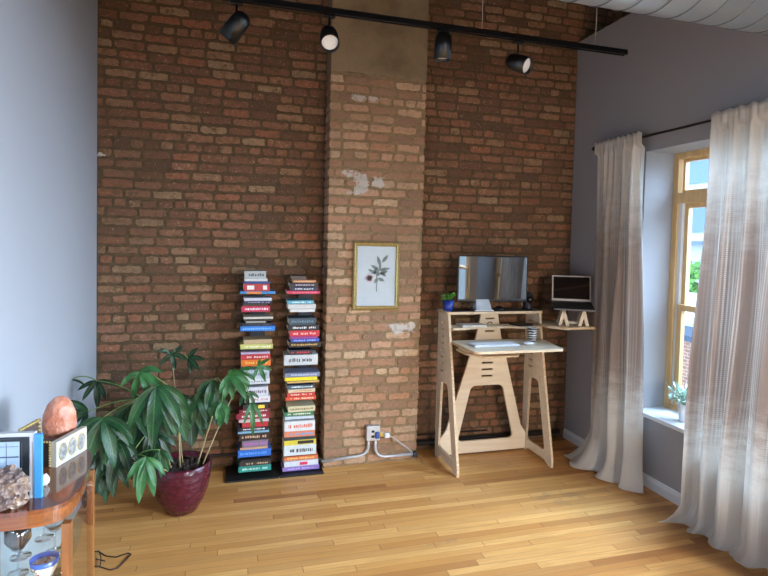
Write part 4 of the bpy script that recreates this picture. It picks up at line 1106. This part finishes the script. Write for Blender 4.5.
# triple oval photo frame
A = Vector((-.600, 2.185, ZT+.0005)); B = Vector((-.512, 2.350, ZT+.0005))
A = at(56.4, 467.7, z=ZT); B = at(86.8, 449.4, z=ZT); A.z = B.z = ZT+.0005
dv = (B-A); Lf = dv.length; dv.normalize(); nb = Vector((-dv.y, dv.x, 0))   # points left/back
H = .10
t = thing('triple_photo_frame', 'white triple frame with three oval photographs standing on the cabinet', 'picture frame', (A+B)/2)
back = nb*.022
mb = MB(); mb.prism([A, B, B+Vector((0, 0, H*.92)), A+Vector((0, 0, H*.92))], back); mb.build('panel', mat((172, 166, 154), .5), t)
Rm = Matrix((dv, nb, Vector((0, 0, 1)))).transposed()
for k in range(3):
    c = A+dv*Lf*(.2+.3*k)+Vector((0, 0, H*.46))-nb*.0008
    mb = MB(); n_ = 28; rx, rz_ = Lf*.122, H*.31
    ring = [c+dv*math.cos(2*PI*q/n_)*rx+Vector((0, 0, math.sin(2*PI*q/n_)*rz_)) for q in range(n_+1)]
    mb.tube(ring, .002, 8, cap=False); o_ = mb.build('oval_rim', M_GOLD, t)
    mb = MB(); mb.prism([c+dv*math.cos(2*PI*q/n_)*rx+Vector((0, 0, math.sin(2*PI*q/n_)*rz_)) for q in range(n_)], -nb*.0015); mb.build('photograph', mat((128, 128, 126), .35, 0, .4, 70), o_)
t = thing('gilt_box', 'dark box with gold beaded edges beside the triple frame', 'box', A+nb*.045)
g0 = A+nb*.024; g1 = A+nb*.074+dv*-.004
mb = MB(); mb.prism([g0, g1, g1+Vector((0, 0, H*.95)), g0+Vector((0, 0, H*.95))], dv*.03); mb.build('body', mat((38, 28, 24), .4), t)
mb = MB()
for e in (g0, g1):
    for q in range(10): mb.ball(e-dv*.003+Vector((0, 0, .006+q*H*.095)), .0042, 8)
for q in range(6): mb.ball(g0.lerp(g1, q/5)-dv*.003+Vector((0, 0, H*.93)), .0042, 8)
mb.build('gold_beading', M_GOLD, t)

# large framed picture with blue edge, facing the room
fa, fb = at(-34, 502, z=ZT), at(34, 498.5, z=ZT)
fa.z = fb.z = ZT+.0005
dx = (fb-fa).normalized(); bk = Vector((-dx.y, dx.x, 0)); 
HF = .212
t = thing('framed_photograph', 'glass fronted framed photograph with a bright blue side standing at the cabinet edge', 'picture frame', (fa+fb)/2)
def slab(p, a, b, z0, z1, th, off=0.0):
    q = MB(); A_ = p+dx*a+Vector((0, 0, z0))+bk*off; B_ = p+dx*b+Vector((0, 0, z0))+bk*off
    q.prism([A_, B_, B_+Vector((0, 0, z1-z0)), A_+Vector((0, 0, z1-z0))], bk*th); return q
LW = (fb-fa).length
def reflection_mat():  # pale window reflection in the frame's glass, painted as colour
    s = N('painted_window_reflection'); co = s.co(); n = s.noise(8, co)
    s.l(s.mix(n, lin((128, 150, 180)), lin((164, 182, 202))), s.b.inputs['Base Color']); s.b.inputs['Roughness'].default_value = .25; s.b.inputs['Coat Weight'].default_value = .6
    return s.m
slab(fa, 0, LW, 0, HF, .020, .003).build('frame', mat((176, 178, 184), .4), t)
slab(fa, .006, LW-.014, .004, HF-.012, .0016, .001).build('mat_board', mat((26, 30, 36), .3), t)
ph_ = slab(fa, .012, LW-.042, .01, HF-.026, .0012, -.0008); ph_ = ph_.build('photograph', reflection_mat(), t)  # this sheet carries the painted window reflection
mb = MB()
for u_ in (.07, .115, .16, .19): 
    a_ = fa+dx*u_-bk*.0016; mb.prism([a_+Vector((0, 0, .012)), a_+dx*.0015+Vector((0, 0, .012)), a_+dx*.0015+Vector((0, 0, HF-.028)), a_+Vector((0, 0, HF-.028))], bk*.0006)
for z_, h_ in ((.10, .002), (.135, .004), (.17, .0015), (.195, .0015)):
    a_ = fa+dx*.013-bk*.0016+Vector((0, 0, z_)); b_ = fa+dx*(LW-.044)-bk*.0016+Vector((0, 0, z_)); mb.prism([a_, b_, b_+Vector((0, 0, h_)), a_+Vector((0, 0, h_))], bk*.0006)
mb.build('painted_reflection_bars', mat((60, 74, 92), .5), ph_)  # dark bars of the window reflection, painted as thin strips
slab(fb, .0005, .022, 0, HF-.004, .012, .0).build('blue_edge', mat((58, 132, 186), .4), t)

# twisted gold frame lying behind
pa, pb = at(19, 431, y=2.33), at(39, 420, y=2.37)
t = thing('rope_frame', 'small dark frame with twisted gold rope edge leaning on the wall behind the framed photograph', 'picture frame', (pa.x, 2.35, ZT+.001))
mb = MB(); n_ = 40
for s_off in (0, PI):
    pts = [pa.lerp(pb, k/n_)+Vector((0, math.cos(k*1.3+s_off)*.004, math.sin(k*1.3+s_off)*.004)) for k in range(n_+1)]; mb.tube(pts, .0045, 6)
pc = Vector((pb.x+.006, pb.y, ZT+.004))
mb2 = [pb.lerp(pc, k/n_)+Vector((math.cos(k*1.3)*.003, math.sin(k*1.3)*.003, 0)) for k in range(n_+1)]; mb.tube(mb2, .0045, 6)
mb.build('gold_rope_edge', M_GOLD, t)
pd_ = Vector((pa.x, pa.y, ZT+.001))
mb = MB(); mb.prism([pa, pb, Vector((pc.x, pc.y, ZT+.001)), pd_], (-.003, .012, 0)); mb.build('panel', mat((60, 34, 26), .4), t)

# geode and small crystal
def rock(name, label, c, sx, sy, sz, seed, m_, parent=None):
    mb = MB(); bmesh.ops.create_icosphere(mb.bm, subdivisions=4, radius=1)
    for v in mb.bm.verts:
        p = v.co.copy(); q = p*1.0
        r_ = 1+.22*mnoise.noise(p*1.8+Vector((seed, 0, 0)))+.12*mnoise.cell(p*5+Vector((seed, 0, 0)))+.05*mnoise.noise(p*9)
        z = p.z*r_*sz; z = max(z, -sz*.86)
        v.co = Vector(c)+Vector((p.x*r_*sx, p.y*r_*sy, z+sz*.86))
    return mb.build(name, m_)
def geode_mat():
    s = N('amethyst_geode'); co = s.co(); n = s.noise(22, co, 7, .7); v = s.n('ShaderNodeTexVoronoi'); v.inputs['Scale'].default_value = 70; s.l(co, v.inputs[0])
    col = s.ramp(n, [(.3, lin((48, 38, 40))), (.45, lin((98, 80, 76))), (.6, lin((140, 116, 98))), (.75, lin((200, 184, 170)))])
    s.l(col, s.b.inputs['Base Color']); s.b.inputs['Roughness'].default_value = .4; s.bump(s.math('ADD', n, v.outputs[0]), 1, .01)
    return s.m
gc = at(5, 506, z=ZT)
tag(rock('crystal_geode', '', (gc.x, gc.y-.012, ZT+.0005), .068, .040, .066, 3, geode_mat()), 'rough brown and purple crystal geode in front of the framed photograph', 'rock')
cc = at(45, 485, z=ZT)
tag(rock('clear_crystal', '', (cc.x, cc.y, ZT+.0005), .013, .012, .020, 8, mat((190, 192, 190), .15)), 'small clear crystal standing right of the blue edged photograph', 'rock')

# thin cable on the floor by the cabinet
g = [at(x, y, z=.005) for x, y in ((92, 552), (98, 551), (106, 556), (116, 557), (128, 553), (131, 554), (126, 560), (118, 568), (110, 570), (98, 566), (92, 567))]
mb = MB().tube([p for p in g], .0032, 6); tag(mb.build('lamp_cable', mat((36, 28, 26), .5)), 'thin dark looped cable on the floor beside the cabinet', 'cable')
g = [at(x, y, z=.012) for x, y in ((99, 551), (101, 558), (100, 567))]
mb = MB().tube(g, .003, 6); mb.tube([at(96, 559, z=.012), at(105, 561, z=.012)], .003, 6); tag(mb.build('switch_cord', mat((36, 28, 26), .5)), 'short dark cord crossing the looped cable on the floor', 'cable')
# dark bag just inside the frame behind the near curtain
t = thing('fabric_bag', 'dark red and black patterned bag standing on the floor at the right edge', 'bag', (2.76, 2.05, 0))
bp = at(768, 560, z=0)
def bag_mat():
    s = N('spotted_bag_cloth'); co = s.co(); n = s.noise(18, co, 2)
    s.l(s.mix(s.step(n, .48, .52), lin((30, 24, 26)), lin((150, 52, 60))), s.b.inputs['Base Color']); s.b.inputs['Roughness'].default_value = .8
    return s.m
mb = MB(); bx, by = 2.68, 1.93
rings = []
for z_, r_ in ((0, .085), (.02, .10), (.12, .105), (.24, .09), (.30, .07)):
    rings.append([mb.bm.verts.new((bx+math.cos(2*PI*k/24)*r_*(1+.06*math.sin(k*2.1+z_*20)), by+math.sin(2*PI*k/24)*r_*.7, z_)) for k in range(24)])
for a, b in zip(rings, rings[1:]):
    for k in range(24): mb.face([a[k], a[(k+1) % 24], b[(k+1) % 24], b[k]], True)
mb.face(rings[-1]); mb.face(rings[0])
mb.build('bag_body', bag_mat(), t)
MB().tube([(bx-.04, by, .29), (bx-.03, by, .38), (bx+.03, by, .38), (bx+.04, by, .29)], .006, 8).build('strap', M_BLACK, t)
